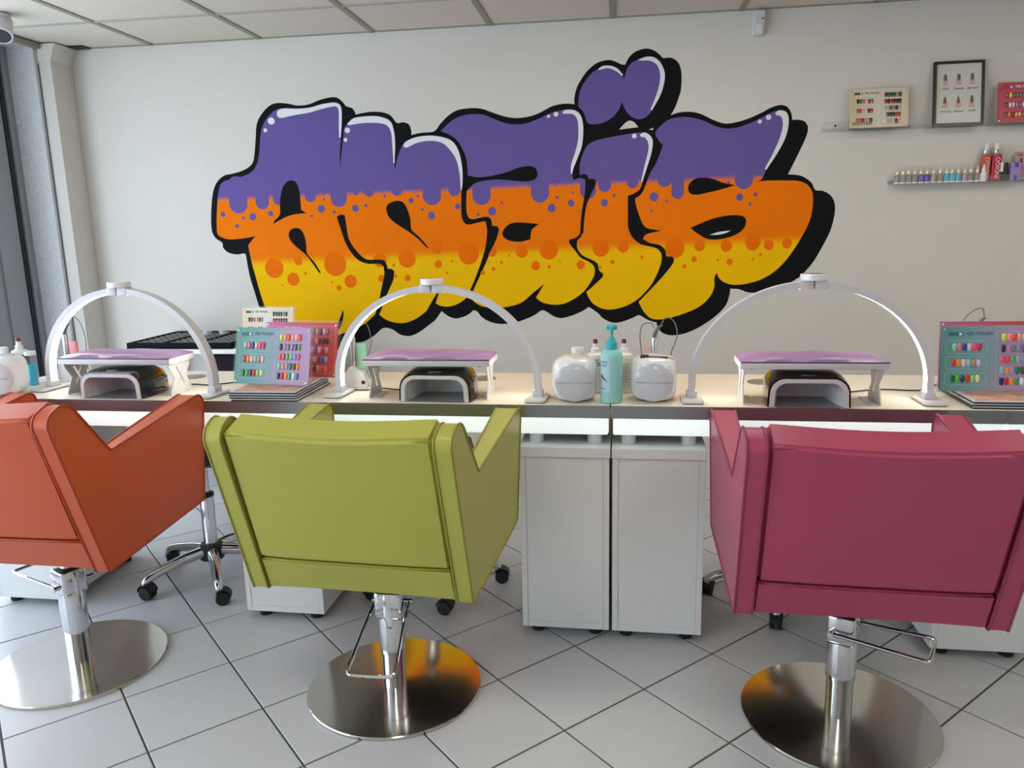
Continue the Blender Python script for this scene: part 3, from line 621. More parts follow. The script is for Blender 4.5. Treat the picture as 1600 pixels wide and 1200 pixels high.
# ------------------------------------------------------------------ salon chairs
def leather(name, rgb): return mat(name, rgb, .38, spec=.5, bump=.12, bscale=420, var=.03, vscale=3)
def rod_lever(t, yaw, drop, hz):
    c, s = math.cos(yaw), math.sin(yaw)
    def P(a, b, z): return Vector((a*c-b*s, a*s+b*c, z))
    pts = [P(-.02, -.050, hz), P(.05, -.054, hz-drop*.25), P(.185, -.064, hz-drop*.88), P(.202, -.060, hz-drop*.97), P(.208, -.048, hz-drop), P(.208, .048, hz-drop), P(.202, .060, hz-drop*.97), P(.185, .064, hz-drop*.88), P(.05, .054, hz-drop*.25), P(-.02, .050, hz)]
    lv = mkobj('pump_lever', T(smooth_path(pts, 4), .0052, seg=10), M_chrome, t)
    for q in (-1, 1):
        a = P(-.02, q*.034, hz); b = P(-.02, q*.060, hz); mkobj('pivot_bolt', T([a, b], .0075, seg=12), M_chrome, lv)
    return lv
def salon_chair(label, x, y, rz, dz, m, mp, lever, drop):
    t = thing('salon_chair', label, 'chair', (x, y, 0), rz, 'salon chairs in front of the desks')
    prof = [(-.360, .852), (-.285, .888), (-.149, .718), (.285, .790), (.245, .437), (-.203, .389)]
    prof = [Vector((a, b+dz)) for a, b in prof]
    poly = round_poly(prof, [.035, .045, .014, .03, .012, .006], 6)
    def hx(p): return .300+.0005+max(0, (p.y-dz-.39))*.022+(p.x+.2)*.055
    def tk(p): return .041+max(0, p.x+.15)*.062
    for s in (-1, 1):
        bm = bmesh.new()
        fa, fb = prism(bm, poly, lambda p: (s*hx(p), p.x, p.y), lambda p: (s*(hx(p)-tk(p)), p.x, p.y))
        bmesh.ops.triangulate(bm, faces=[fa, fb])
        side = mkobj('side_panel', bm, m, t, sharp=40)
        for off, nm in ((0, 'outer'), (1, 'inner')):
            pts = [(s*(hx(p)-tk(p)*off), p.x, p.y) for p in poly]
            cen = Vector((0, 0, 0))
            mkobj('piping', T(pts, .0033, seg=6, closed=True), mp, side)
    # back cushion: slices across x
    def slab(name, q, hwt, hwb, dip, nsl=12, bev=.010):
        bm = bmesh.new(); R = []
        for i in range(nsl+1):
            u = i/nsl*2-1; d = dip*(1-u*u)**1.5; ring = []
            for (yy, zz, top) in q:
                hw = hwt if top else hwb
                bul = .006*(1-u**4)*(-1 if yy < -.2 else 1)
                ring.append(bm.verts.new((u*hw, yy+bul, zz+dz-(d if top else 0))))
            R.append(ring)
        n = len(q)
        for a, b in zip(R, R[1:]):
            for k in range(n): bm.faces.new((a[k], a[(k+1) % n], b[(k+1) % n], b[k]))
        bm.faces.new(R[0]); bm.faces.new(R[-1][::-1])
        bmesh.ops.recalc_face_normals(bm, faces=bm.faces)
        bmesh.ops.bevel(bm, geom=[e for e in bm.edges if e.calc_face_angle(0) > math.radians(40)], offset=bev, segments=3, affect='EDGES', clamp_overlap=True)
        return mkobj(name, bm, m, t, sharp=50)
    bk = slab('back_cushion', [(-.236, .490, False), (-.352, .853, True), (-.262, .884, True), (-.150, .500, False)], .258, .257, .010)
    lo = slab('lower_back', [(-.200, .391, False), (-.234, .488, True), (-.160, .488, True), (-.150, .391, False)], .257, .258, 0, 6, .006)
    # stitched seam across the top of the back cushion
    sp = []
    for i in range(25):
        u = i/24*2-1; sp.append((u*.248, -.352+.006*(1-u**4)+.004, .846+dz-.010*(1-u*u)**1.5))
    mkobj('seam', T(sp, .0016, seg=5), mp, bk)
    slab('seat_cushion', [(-.148, .440, False), (-.148, .530, True), (.215, .545, True), (.225, .445, False)], .262, .262, .004, 8, .015)
    mkobj('seat_base', B(-.255, .255, -.19, .205, .398+dz, .44+dz, .004), M_black, t)
    # pedestal
    mkobj('floor_disc', L([(.001, .0002), (.250, .0002), (.2515, .003), (.2515, .008), (.2495, .0105), (.06, .0125), (.036, .0135)], 96), M_steel, t)
    mkobj('lower_tube', L([(.034, .0136), (.034, .14)], 40), M_chrome, t)
    mkobj('upper_sleeve', L([(.0375, .120), (.0375, .300+dz*.5), (.034, .306+dz*.5), (.02, .308+dz*.5), (.02, .3975+dz)], 40), M_chrome, t)
    bmh = bmesh.new(); c, s_ = math.cos(lever), math.sin(lever)
    hb = mkobj('pump_housing', B(-.036, .036, -.040, .040, .225+dz*.5, .312+dz*.5, .012, 3), M_chrome, t); hb.rotation_euler = (0, 0, lever)
    rod_lever(t, lever, drop, .262+dz*.5)
    return t
MO, MOp = leather('orange_leather', (190, 80, 42)), leather('orange_piping', (160, 54, 28))
MG, MGp = leather('lime_leather', (168, 167, 72)), leather('lime_piping', (136, 134, 42))
MP_, MPp = leather('pink_leather', (168, 64, 94)), leather('pink_piping', (136, 48, 72))
salon_chair('lime green leather salon chair on a round steel base', -.644, 1.977, math.radians(-3.66), 0.0, MG, MGp, math.radians(-90+3.66), .10)
salon_chair('orange leather salon chair on a round steel base, cut off at the left', -1.670, 2.003, math.radians(-.87), .024, MO, MOp, math.radians(157), -.01)
salon_chair('pink leather salon chair on a round steel base', .588, 1.960, math.radians(-2.70), -.004, MP_, MPp, math.radians(-24), .0)

# ------------------------------------------------------------------ technician stools behind the desks
def stool(x, y, a0, label):
    t = thing('rolling_stool', label, 'stool', (x, y, 0), 0, 'rolling stools behind the desks')
    mkobj('hub', L([(.034, .075), (.045, .08), (.047, .128), (.036, .142)], 28), M_black, t)
    mkobj('column', L([(.0265, .142), (.0265, .325), (.024, .33)], 28), M_chrome, t)
    mkobj('column_collar', L([(.029, .3302), (.029, .342), (.024, .346)], 24), M_black, t)
    mkobj('gas_piston', L([(.014, .3462), (.014, .470)], 20), M_chrome, t)
    mkobj('seat_plate', B(-.09, .09, -.09, .09, .4705, .485, .004), M_black, t)
    mkobj('seat_cushion', L([(.150, .4855), (.172, .495), (.178, .52), (.170, .548), (.13, .560), (.0, .563)][:-1]+[(.002, .563)], 36), M_black, t)
    for k in range(5):
        a = math.radians(a0+72*k); c, s = math.cos(a), math.sin(a)
        pts = [(c*r, s*r, z) for r, z in ((.035, .112), (.10, .106), (.17, .092), (.225, .078), (.25, .064), (.255, .052))]
        mkobj('leg', T(smooth_path(pts, 4), .014, seg=12, rs=[.023-.009*(i/20) for i in range(21)]), M_chrome, t)
        ca = mkobj('caster', T([(0, 0, .058), (0, 0, .040)], .012, seg=12), M_black, t, (c*.257, s*.257, 0))
        rz = random.uniform(0, PI)
        for q in (-1, 1):
            wh = mkobj('wheel', T([(q*.004, 0, .0255), (q*.019, 0, .0255)], .025, seg=22), M_rubber, ca); wh.rotation_euler = (0, 0, rz); wh.location = (math.sin(rz)*.012, -math.cos(rz)*.012, 0)
        bm = bmesh.new()
        n = 12; A = [bm.verts.new((-.021, .029*math.cos(PI*k2/n), .030+.029*math.sin(PI*k2/n))) for k2 in range(n+1)]; Bq = [bm.verts.new((.021, v.co.y, v.co.z)) for v in A]
        for k2 in range(n): bm.faces.new((A[k2], A[k2+1], Bq[k2+1], Bq[k2]))
        hd = mkobj('hood', bm, M_black, ca); hd.rotation_euler = (0, 0, rz); hd.location = (math.sin(rz)*.012, -math.cos(rz)*.012, 0)
    return t
stool(-1.560, 2.625, 231, 'black rolling stool on chrome star base between the orange and green chairs')
stool(-.700, 2.66, -68, 'black rolling stool behind the green chair')
stool(.570, 2.66, 185, 'black rolling stool behind the pink chair')

# ------------------------------------------------------------------ white rounded devices
def device(x, y, rz, label, lid):
    t = thing('dust_collector', label, 'nail dust collector', (x, y, ZT), rz, 'white rounded nail dust collectors')
    w, h, dp = .071, .138, .070
    bm = bmesh.new(); n, m_ = 20, 28
    def sp(v, e): return math.copysign(abs(v)**e, v)
    R = []
    for i in range(n+1):
        ph = -PI/2+PI*i/n; row = []
        for j in range(m_):
            th = 2*PI*j/m_; cz = sp(math.cos(ph), .48)
            row.append(bm.verts.new((w*cz*sp(math.cos(th), .68), dp+dp*cz*sp(math.sin(th), .68), h/2+.0005+h/2*sp(math.sin(ph), .55))))
        R.append(row)
    for a, b in zip(R, R[1:]):
        for j in range(m_): bm.faces.new((a[j], a[(j+1) % m_], b[(j+1) % m_], b[j]))
    bmesh.ops.remove_doubles(bm, verts=bm.verts, dist=1e-5)
    mkobj('housing', bm, M_whiteg, t, sharp=80)
    # round front face
    prof = [(.060, -.012), (.060, .001), (.056, .004), (.03, .0085), (.002, .0095)]
    fc = mkobj('front_disc', L(prof, 40), mat('pearl_grey', (202, 204, 212), .12, coat=.6), t, (0, .006, h*.47), (PI/2, 0, 0))
    mkobj('seam', B(-.054, .054, -.0035, -.002, h*.47-.0005, h*.47+.0005), mat('seam_grey', (110, 112, 116), .8), t)
    if lid: mkobj('top_slot', B(-.042, .042, .03, .075, h-.004, h+.0005, .002), M_black, t); mkobj('top_flap', B(-.030, .045, .040, .065, h-.002, h+.006, .002), M_whiteg, t, rot=(0, .10, 0))
    else: mkobj('top_disc', L([(.040, h-.001), (.040, h+.001), (.036, h+.002)], 30, (0, .07)), M_whiteg, t)
    return t
device(-.134, 2.312, math.radians(2), 'white rounded nail dust collector left of the turquoise pump bottle', False)
device(.103, 2.322, math.radians(-4), 'white rounded nail dust collector with open top right of the turquoise pump bottle', True)
device(-2.118, 2.325, math.radians(14), 'white rounded nail dust collector at the left end of the worktop', False)

# ------------------------------------------------------------------ bottles on the desk
t = thing('pump_bottle', 'turquoise hand gel pump bottle between the two white dust collectors', 'bottle', (-.022, 2.345, ZT))
M_turq = mat('turquoise_gel', (158, 222, 216), .25, trans=.1, ior=1.2); M_turqc = mat('turquoise_plastic', (62, 182, 190), .35)
mkobj('body', L([(.030, .0005), (.0335, .004), (.034, .01), (.034, .140), (.032, .150), (.025, .160), (.016, .165)], 40), M_turq, t)
mkobj('cap', L([(.0165, .160), (.0175, .163), (.0175, .184), (.0155, .186), (.012, .190), (.009, .197), (.0065, .200)], 30), M_turqc, t)
mkobj('pump_stem', L([(.005, .200), (.005, .226)], 16), M_turqc, t)
mkobj('pump_head', B(-.017, .017, -.012, .012, .224, .238, .004), M_turqc, t); mkobj('spout', B(-.005, .005, -.034, -.010, .226, .236, .003), M_turqc, t)
lbl = bmesh.new(); a0, a1 = math.radians(200), math.radians(262); A = []
for k in range(13):
    a = a0+(a1-a0)*k/12; A.append([lbl.verts.new((.0345*math.cos(a), .0345*math.sin(a), z)) for z in (.035, .137)])
for p, q in zip(A, A[1:]): lbl.faces.new((p[0], q[0], q[1], p[1]))
lb = mkobj('label', lbl, mat('label_blue', (176, 214, 232), .5), t)
M_ink = mat('ink_navy', (40, 70, 110), .6)
tx = Matrix.Rotation(math.radians(-38), 4, 'Z')
for s, z, sz in (('NAGEL', .126, .0086), ('EXPO', .1155, .0086)):
    text('lettering', s, sz, M_ink, lb, (-.0318, -.0202, z), (PI/2, 0, math.radians(-38)))
text('lettering', '500 ml', .006, M_ink, lb, (-.0318, -.0202, .045), (PI/2, 0, math.radians(-38)))
bm = bmesh.new(); prism(bm, [Vector(p) for p in ((-.010, .092), (-.004, .083), (.010, .070), (.012, .068), (0, .074), (-.010, .080))], lambda p: (p.x, -.0005, p.y), lambda p: (p.x, .0005, p.y))
mkobj('feather_print', bm, mat('print_brown', (120, 70, 60), .6), lb, (-.0222, -.0276, 0), (0, 0, math.radians(-38)))

M_wbot = mat('white_bottle', (226, 226, 220), .35); M_burg = mat('burgundy_cap', (112, 18, 36), .4)
def nozzle_bottle(x, y, rz, label, word, blacklabel=False, z=ZT, h=.125):
    t = thing('nozzle_bottle', label, 'bottle', (x, y, z), rz, 'white liquid bottles with burgundy caps')
    mkobj('body', L([(.026, .0005), (.0285, .003), (.0285, h-.006), (.027, h), (.020, h+.004), (.013, h+.006)], 32), M_wbot, t)
    mkobj('neck', L([(.0135, h+.003), (.0135, h+.018), (.011, h+.021), (.0085, h+.022), (.0085, h+.035)], 24), M_wbot, t)
    mkobj('cap', L([(.0075, h+.0352), (.0075, h+.047), (.0065, h+.0485)], 20), M_burg, t)
    ml = mat('label_black', (30, 32, 32), .5) if blacklabel else mat('label_cream', (212, 212, 200), .5)
    lb = mkobj('label', L([(.0287, .02 if not blacklabel else .06), (.0287, h-.012)], 32, cap=False), ml, t)
    ink = M_ink if not blacklabel else mat('ink_white', (225, 225, 225), .5)
    if word:
        text('lettering', word, .017, mat('ink_black', (20, 20, 20), .6), lb, (0.002, -.0292, h-.034), (PI/2, 0, 0), bold=.0004)
        mkobj('stripe', L([(.0289, h-.0165), (.0289, h-.015)], 32, cap=False), mat('ink_black', (20, 20, 20), .6), lb)
    else:
        for k in range(8):
            bm = bmesh.new(); box(bm, -.016, .016-(k % 3)*.004, -.0292, -.0288, h-.03-.008*k, h-.0285-.008*k); mkobj('print_line', bm, mat('print_grey', (120, 120, 116), .6), lb)
    return t
nozzle_bottle(-.076, 2.490, 0, 'white bottle with burgundy cap left of the turquoise pump bottle', 'DS')
nozzle_bottle(.016, 2.490, .2, 'white bottle with burgundy cap right of the turquoise pump bottle', None)
nozzle_bottle(-2.205, 2.565, .3, 'white bottle with burgundy cap and black label at the left end of the worktop', None, True)
j = thing('cream_jar', 'small white jar behind the left dust collector', 'jar', (-.134, 2.52, ZT))
mkobj('body', L([(.018, .0005), (.019, .003), (.019, .116), (.017, .124)], 28), M_wbot, j); mkobj('lid', L([(.0205, .1242), (.021, .126), (.021, .140), (.0195, .1425)], 28), M_wbot, j)
# left end extras
t = thing('flip_top_bottle', 'small clear bottle with white flip cap at the far left of the worktop', 'bottle', (-2.218, 2.500, ZT))
mkobj('body', L([(.020, .0005), (.021, .004), (.021, .115), (.016, .124)], 28), mat('clear_plastic', (225, 232, 235), .1, trans=.7, ior=1.2), t); mkobj('cap', L([(.0175, .1242), (.018, .126), (.018, .146), (.016, .148)], 24), M_wbot, t)
t = thing('blue_liquid_bottle', 'clear tumbler half full of bright blue liquid beside the left arch lamp', 'bottle', (-2.148, 2.545, ZT))
mkobj('glass', L([(.0165, .0005), (.0175, .003), (.0185, .112)], 28, cap=False), M_acryl, t)
mkobj('liquid', L([(.0155, .003), (.0168, .078)], 28), mat('blue_liquid', (20, 165, 200), .15), t); mkobj('lid', L([(.0195, .1122), (.0195, .124), (.018, .126)], 28), M_wbot, t)

# ------------------------------------------------------------------ nail drills with cables
def drill(x, y, rz, label, mcol, loop, off=0, side=1, loop2=None):
    t = thing('nail_drill', label, 'nail drill', (x, y, ZT), rz, 'nail drills in their stands')
    bm = bmesh.new(); prism(bm, round_poly([Vector(p) for p in ((-.045, .0005), (.045, .0005), (.030, .052), (-.022, .075))], .008), lambda p: (p.x, -.035, p.y), lambda p: (p.x, .035, p.y))
    mkobj('stand', bm, M_whiteg, t)
    mkobj('knob', L([(.006, 0), (.006, .006)], 14), M_black, t, (.030, -.035, .02), (PI/2, 0, 0))
    mkobj('handpiece', L([(.004, .055), (.0085, .07), (.0095, .10), (.0095, .168), (.0075, .175)], 24, (-.012, 0)), M_silver, t)
    bm = bmesh.new(); box(bm, *((.004, .034) if side > 0 else (-.046, -.026)), -.008, .008, .060, .150, .004); mkobj('control_box', bm, mcol, t)
    # coiled strain relief, then a loop of cable
    hp = []
    for k in range(100):
        a = k/99; hp.append((-.012+.006*math.cos(a*2*PI*11)+.020*a*a, .006*math.sin(a*2*PI*11), .175+.040*a))
    mkobj('coil', T(hp, .0016, seg=5), M_cable, t)
    mkobj('cable', T(smooth_path([(.008, 0, .215)]+loop, 6), .0018, seg=6), M_cable, t)
    if loop2: mkobj('cable', T(smooth_path([(-.012, 0, .205)]+loop2, 6), .0018, seg=6), M_cable, t)
    return t
drill(-.905, 2.565, 0, 'nail drill with mint green box behind the left foot of the middle arch lamp', mat('mint', (150, 215, 175), .4), [(.03, 0, .232), (.048, 0, .20), (.052, .005, .15), (.030, .01, .09), (.034, .0, .05), (.06, -.02, .012), (.072, -.03, .004)])
drill(.125, 2.515, 0, 'nail drill with pink box and looped cable behind the open dust collector', mat('pale_pink', (222, 180, 184), .4), [(.025, 0, .240), (.050, 0, .225), (.060, 0, .18), (.042, 0, .12), (.046, 0, .06), (.055, .01, .004)], side=-1, loop2=[(-.025, 0, .222), (-.050, 0, .215), (-.058, 0, .18), (-.052, 0, .12), (-.050, .01, .05), (-.052, .012, .004)])
drill(-2.060, 2.640, 0, 'nail drill with rose pink box behind the left arch lamp', mat('rose_pink', (238, 150, 165), .4), [(.030, 0, .245), (.060, 0, .215), (.072, 0, .15), (.066, 0, .08), (.075, 0, .004)])
drill(1.155, 2.660, 0, 'nail drill behind the right teal colour chart, only its cable showing', mat('pale_grey', (205, 205, 205), .4), [(.0, 0, .245), (-.03, 0, .235), (-.055, 0, .20), (-.06, 0, .12), (-.055, 0, .06), (-.06, .0, .004)])
tag(mkobj('power_cord', T(smooth_path([(-1.56, 2.53, ZT+.003), (-1.52, 2.56, ZT+.003), (-1.45, 2.55, ZT+.003), (-1.36, 2.62, ZT+.003), (-1.30, 2.66, ZT+.003)], 6), .0024, seg=6), M_black), 'thin black power cord trailing from the left nail dryer', 'cord')
tag(mkobj('power_cord', T(smooth_path([(-.67, 2.53, ZT+.003), (-.74, 2.49, ZT+.003), (-.80, 2.51, ZT+.003), (-.86, 2.48, ZT+.003), (-.93, 2.50, ZT+.003)], 6), .0024, seg=6), M_black), 'thin black power cord trailing from the middle nail dryer', 'cord')
tag(mkobj('power_cord', T(smooth_path([(.64, 2.49, ZT+.003), (.72, 2.50, ZT+.003), (.82, 2.54, ZT+.003), (.94, 2.53, ZT+.003), (1.02, 2.62, ZT+.003)], 6), .0024, seg=6), M_black), 'thin black power cord trailing from the right nail dryer', 'cord')

# ------------------------------------------------------------------ colour charts
def gradient_mat(name, c0, c1, c2=None):
    if name in MATS: return MATS[name]
    m = bpy.data.materials.new(name); m.use_nodes = True; nt = m.node_tree; b = nt.nodes['Principled BSDF']; b.inputs['Roughness'].default_value = .4
    tc = nt.nodes.new('ShaderNodeTexCoord'); sp = nt.nodes.new('ShaderNodeSeparateXYZ'); nt.links.new(tc.outputs['Generated'], sp.inputs[0])
    n = nt.nodes.new('ShaderNodeTexNoise'); n.inputs['Scale'].default_value = 3; n.inputs['Detail'].default_value = 6; nt.links.new(tc.outputs['Generated'], n.inputs['Vector'])
    a = nt.nodes.new('ShaderNodeMath'); a.operation = 'MULTIPLY_ADD'; a.inputs[1].default_value = .35; nt.links.new(n.outputs['Fac'], a.inputs[0]); nt.links.new(sp.outputs[0], a.inputs[2])
    r = nt.nodes.new('ShaderNodeValToRGB'); r.color_ramp.elements[0].position = .15; r.color_ramp.elements[1].position = 1.15
    r.color_ramp.elements[0].color = (*lin(c0), 1); r.color_ramp.elements[1].color = (*lin(c1), 1)
    if c2: e = r.color_ramp.elements.new(.55); e.color = (*lin(c2), 1)
    nt.links.new(a.outputs[0], r.inputs[0]); nt.links.new(r.outputs[0], b.inputs['Base Color']); MATS[name] = m
    return m
def nail_mesh():
    bm = bmesh.new(); R = []
    for i in range(7):
        v = i/6; w = .0066*((.38, .86, 1.0, .96, .82, .58, .12)[i])
        R.append([bm.verts.new((w*math.cos(PI*k/6), -.0034*math.sin(PI*k/6)*(1 if 0 < i < 6 else .4), (.0112, .0096, .005, -.001, -.006, -.0098, -.0118)[i])) for k in range(7)])
    for a, b in zip(R, R[1:]):
        for k in range(6): bm.faces.new((a[k], b[k], b[k+1], a[k+1]))
    for f in bm.faces: f.smooth = True
    me = bpy.data.meshes.new('nail_sample'); bm.to_mesh(me); bm.free(); me.materials.append(None)
    return me
NAIL = nail_mesh()
def nail_mat(c):
    return mat('polish_%d_%d_%d' % tuple(c), c, .15, coat=.5)
def ring_rect(x0, x1, z0, z1, w, y):
    o = round_poly([Vector(p) for p in ((x0, z0), (x1, z0), (x1, z1), (x0, z1))], .006, 3); i = round_poly([Vector(p) for p in ((x0+w, z0+w), (x1-w, z0+w), (x1-w, z1-w), (x0+w, z1-w))], .005, 3)
    bm = bmesh.new(); A = [bm.verts.new((p.x, y, p.y)) for p in o]; Bq = [bm.verts.new((p.x, y, p.y)) for p in i]; n = len(A)
    for k in range(n): bm.faces.new((A[k], A[(k+1) % n], Bq[(k+1) % n], Bq[k]))
    return bm
Y_, = ((0,),)[0:1][0]
def chart(label, loc, lean, yaw, m_card, left, right, title, tmat, frame_mat, w=.281, h=.196, logo=(60, 120, 115), winter=False, acryl=True):
    t = thing('colour_chart', label, 'colour chart', loc, 0, 'nail polish colour charts'); t.rotation_euler = (-lean, 0, yaw)
    cardm = mkobj('card', B(-w/2, w/2, 0, .002, .006, h, .0008, 1), m_card, t)
    if acryl:
        mkobj('acrylic_stand', B(-w/2-.008, w/2+.010, .0025, .0045, .0005, h+.008, .0006, 1), M_acryl, t)
        mkobj('acrylic_ledge', B(-w/2-.008, w/2+.010, -.020, .0023, .0005, .0025, .0005, 1), M_acryl, t)
    for sx in (-1, 1):
        for sz in (.014, h-.010): mkobj('screw', L([(.0035, 0), (.0035, .002), (.002, .0035)], 12), M_chrome, t, (sx*(w/2-.009), 0, sz), (PI/2, 0, 0))
    def rows(x, z, dx, dz, rr, nsh):
        for a, row in enumerate(rr):
            for b, c in enumerate(row):
                if c is None: continue
                o = bpy.data.objects.new('nail_sample', NAIL); link(o, t); o.location = (x+b*dx-a*nsh, -.0003, z-a*dz)
                o.material_slots[0].link = 'OBJECT'; o.material_slots[0].material = nail_mat(c)
    k = w/.281
    for a in range(len(left)): mkobj('outline_box', ring_rect(-w*.45, -w*.05, h*.69-a*h*.236-.019, h*.69-a*h*.236+.019, .0007, -.0004), frame_mat, cardm)
    mkobj('outline_box', ring_rect(w*.04, w*.47, h*.10, h*.93, .0007, -.0004), frame_mat, cardm)
    rows(-w*.365, h*.69, .0138*k, h*.236, left, .0016)
    rows(w*.115, h*.835, .0138*k, h*.164, right, .0010)
    mkobj('logo_plate', B(-w*.43, -w*.28, -.0006, 0, h*.855, h*.915), mat('logo_%d' % logo[0], logo, .5), cardm)
    mkobj('logo_mark', B(-w*.325, -w*.295, -.0009, -.0003, h*.865, h*.905), M_pwhite, cardm)
    text('lettering', title, .0135*k, tmat, cardm, (-w*.25, -.0006, h*.87), (PI/2, 0, 0), bold=.0003)
    if winter: text('lettering', 'WINTER', .024, mat('ink_brown', (95, 88, 80), .6), cardm, (-w*.47, -.0005, h*.10), (PI/2, 0, 0), bold=.0005)
    return t
TEAL_L = [[(150,205,190),(240,110,130),(30,70,150),(215,200,195),(255,70,110),(195,30,90)], [(225,45,50),(215,160,20),(250,190,190),(140,205,215),(190,150,110),(225,190,215)], [(20,110,50),(90,190,60),(15,75,95),(215,45,40),(150,205,140),(235,225,150)]]
TEAL_R = [[(215,225,40),(255,150,150),(235,80,30),(225,170,150),(235,195,180),(255,50,95)], [(60,30,70),(200,130,180),(120,125,130),(160,140,185),(110,80,160),(40,165,60)], [(250,80,110),(235,60,110),(80,190,80),(165,170,190),(110,165,200),(220,80,160)], [(130,200,190),(255,145,95),(175,150,200),(20,125,100),(80,85,40),(255,120,70)], [(25,30,100),(200,30,50),(255,140,30),(50,160,130),(220,235,235),(20,120,175)]]
PINK_L = [[(70,50,70),(220,120,120),(160,40,60),(230,160,140),(90,30,50),(200,90,100)]]*3
PINK_R = [[(90,80,140),(110,110,120),(190,150,130),(90,70,140),(230,160,120),(120,70,150)], [(60,30,50),(150,80,110),(230,140,150),(110,40,60),(70,40,60),(60,30,45)], [(200,90,100),(230,150,160),(120,90,150),(220,180,180),(190,60,80),(200,140,150)], [(110,140,190),(200,90,120),(230,170,160),(140,60,90),(90,110,170),(130,150,190)], [(230,120,80),(200,60,60),(150,40,60),(235,150,120),(215,90,80),(230,110,70)]]
BEI_L = [[(60,30,35),(95,95,105),(205,100,90),(220,190,140),(190,40,55),(125,135,130)], [(120,130,110),(210,40,50),(240,150,145),(215,205,190),(90,40,90),(205,45,60)], [(190,100,95),(195,85,90),(150,35,45),(205,135,95),(190,150,115),(50,40,30)]]
BEI_R = [[(85,25,35),(70,85,75),(15,75,75),(20,85,75),(125,140,150),(20,60,55)], [(170,30,50),(55,15,25),(180,25,60),(90,15,30),(80,15,30),(75,15,35)], [(195,160,160),(170,175,165),(70,110,90),(160,120,150),(70,45,80),(190,180,170)], [(205,200,195),(20,95,75),(20,55,45),(40,60,45),(185,30,60),(140,75,65)], [(215,215,205),(195,185,170),(195,165,125),(205,195,180),(75,25,25),(215,155,120)]]
M_tealc = gradient_mat('card_teal', (88, 152, 142), (186, 148, 192), (122, 164, 172)); M_pinkc = gradient_mat('card_pink', (205, 110, 170), (205, 80, 70), (210, 95, 130))
M_beigec = gradient_mat('card_beige', (214, 190, 150), (216, 200, 170), (216, 210, 196)); M_redc = gradient_mat('card_red', (170, 40, 66), (225, 120, 60), (178, 46, 74))
M_lineW = mat('print_white', (205, 220, 222), .5); M_lineB = mat('print_brownline', (150, 135, 110), .6); M_titleT = mat('print_tealtext', (62, 110, 122), .6); M_titleW = mat('ink_white', (225, 225, 225), .5); M_titleG = mat('print_olive', (80, 90, 60), .6)
STL = .0318
chart('teal nail colour chart on a clear stand, on the left stack of boards', (-1.148, 2.385, ZT+STL+.002), math.radians(15), math.radians(-7.5), M_tealc, TEAL_L, TEAL_R, 'GEL POLISH', M_titleT, M_lineW)
chart('pink nail colour chart on a clear stand, behind the left teal chart', (-1.105, 2.525, ZT+STL+.002), math.radians(14), math.radians(-7.5), M_pinkc, PINK_L, PINK_R, 'GEL POLISH', M_titleW, M_lineW, logo=(190, 90, 140))
chart('teal nail colour chart at the right edge of the photo', (1.080, 2.385, ZT+.0255), math.radians(8), math.radians(0), M_tealc, TEAL_L, TEAL_R, 'GEL POLISH', M_titleT, M_lineW)
chart('pink nail colour chart just behind the right teal chart', (1.096, 2.440, ZT+.0255), math.radians(8), math.radians(0), M_pinkc, PINK_L, PINK_R, 'GEL POLISH', M_titleW, M_lineW, h=.204)
chart('beige nail colour chart on the side table behind the pink chart', (-1.735, 3.62, .7515), math.radians(8), math.radians(-5), M_beigec, BEI_L, BEI_R, 'GEL POLISH', M_titleG, M_lineB, logo=(40, 80, 50))

# stacks of sample boards lying flat
def board_stack(x, y, w, dp, n, th, rz, where):
    for k in range(n):
        t = thing('sample_board', 'flat black and white sample board, %s in the stack %s' % (['bottom one', 'second', 'third', 'fourth'][k] if k < n-1 else 'topmost', where), 'sample board', (x+random.uniform(-.004, .004), y, ZT+k*th), rz+random.uniform(-.008, .008), 'stacked sample boards')
        mkobj('back_layer', B(0, w, 0, dp, .0003, th*.45, .0006, 1), M_black, t)
        mkobj('front_layer', B(.001, w-.001, .001, dp-.001, th*.46, th*.97, .0008, 1), mat('board_white', (205, 208, 215), .3), t)
        if k == n-1:
            mkobj('printed_card', B(.012, w-.008, .008, dp-.01, th*.97, th), mat('card_skin', (205, 160, 140), .5, var=.35, vscale=18), t)
board_stack(-1.252, 2.306, .228, .288, 4, STL/4, 0, 'under the left teal chart')
board_stack(.993, 2.290, .30, .27, 3, .0078, math.radians(-2), 'under the right teal chart')

# ------------------------------------------------------------------ side table with black tip tray
t = thing('side_table', 'white topped side table with dark drawer body against the wall at the left', 'table', (-2.02, 3.54, 0))
mkobj('table_top', B(-.46, .47, 0, .495, .728, .750, .002), M_white, t)
mkobj('drawer_body', B(-.04, .45, .06, .49, .085, .7275, .003), mat('aubergine', (34, 24, 32), .8, spec=.15), t)
mkobj('plinth', B(-.03, .44, .08, .48, .0005, .0845), mat('plinth_plum', (66, 60, 74), .5), t)
for k in range(3): mkobj('drawer_front', B(-.035, .445, .050, .0598, .10+.208*k, .30+.208*k, .003), mat('aubergine', (34, 24, 32), .8, spec=.15), t)
for yy in (.03, .44): mkobj('leg', B(-.45, -.42, yy, yy+.03, .0005, .7275), M_white, t)
M_tray = mat('tray_black', (16, 16, 17), .8, spec=.15)
tr = thing('tip_tray', 'black compartment tray of pale nail tips on the side table', 'tray', (-2.02, 3.56, .7505))
mt_tip = mat('tip_grey', (105, 106, 108), .7, spec=.2, var=.2, vscale=60)
mkobj('tray_base', B(-.44, .12, 0, .46, 0, .008), M_tray, tr)
for q in ((-.44, .12, 0, .018), (-.44, .12, .442, .46), (-.44, -.424, .018, .442), (.104, .12, .018, .442), (-.256, -.242, .018, .442), (-.078, -.064, .018, .442)):
    mkobj('rim', B(*q, .0082, .030, .002, 1), M_tray, tr)
tipme = None
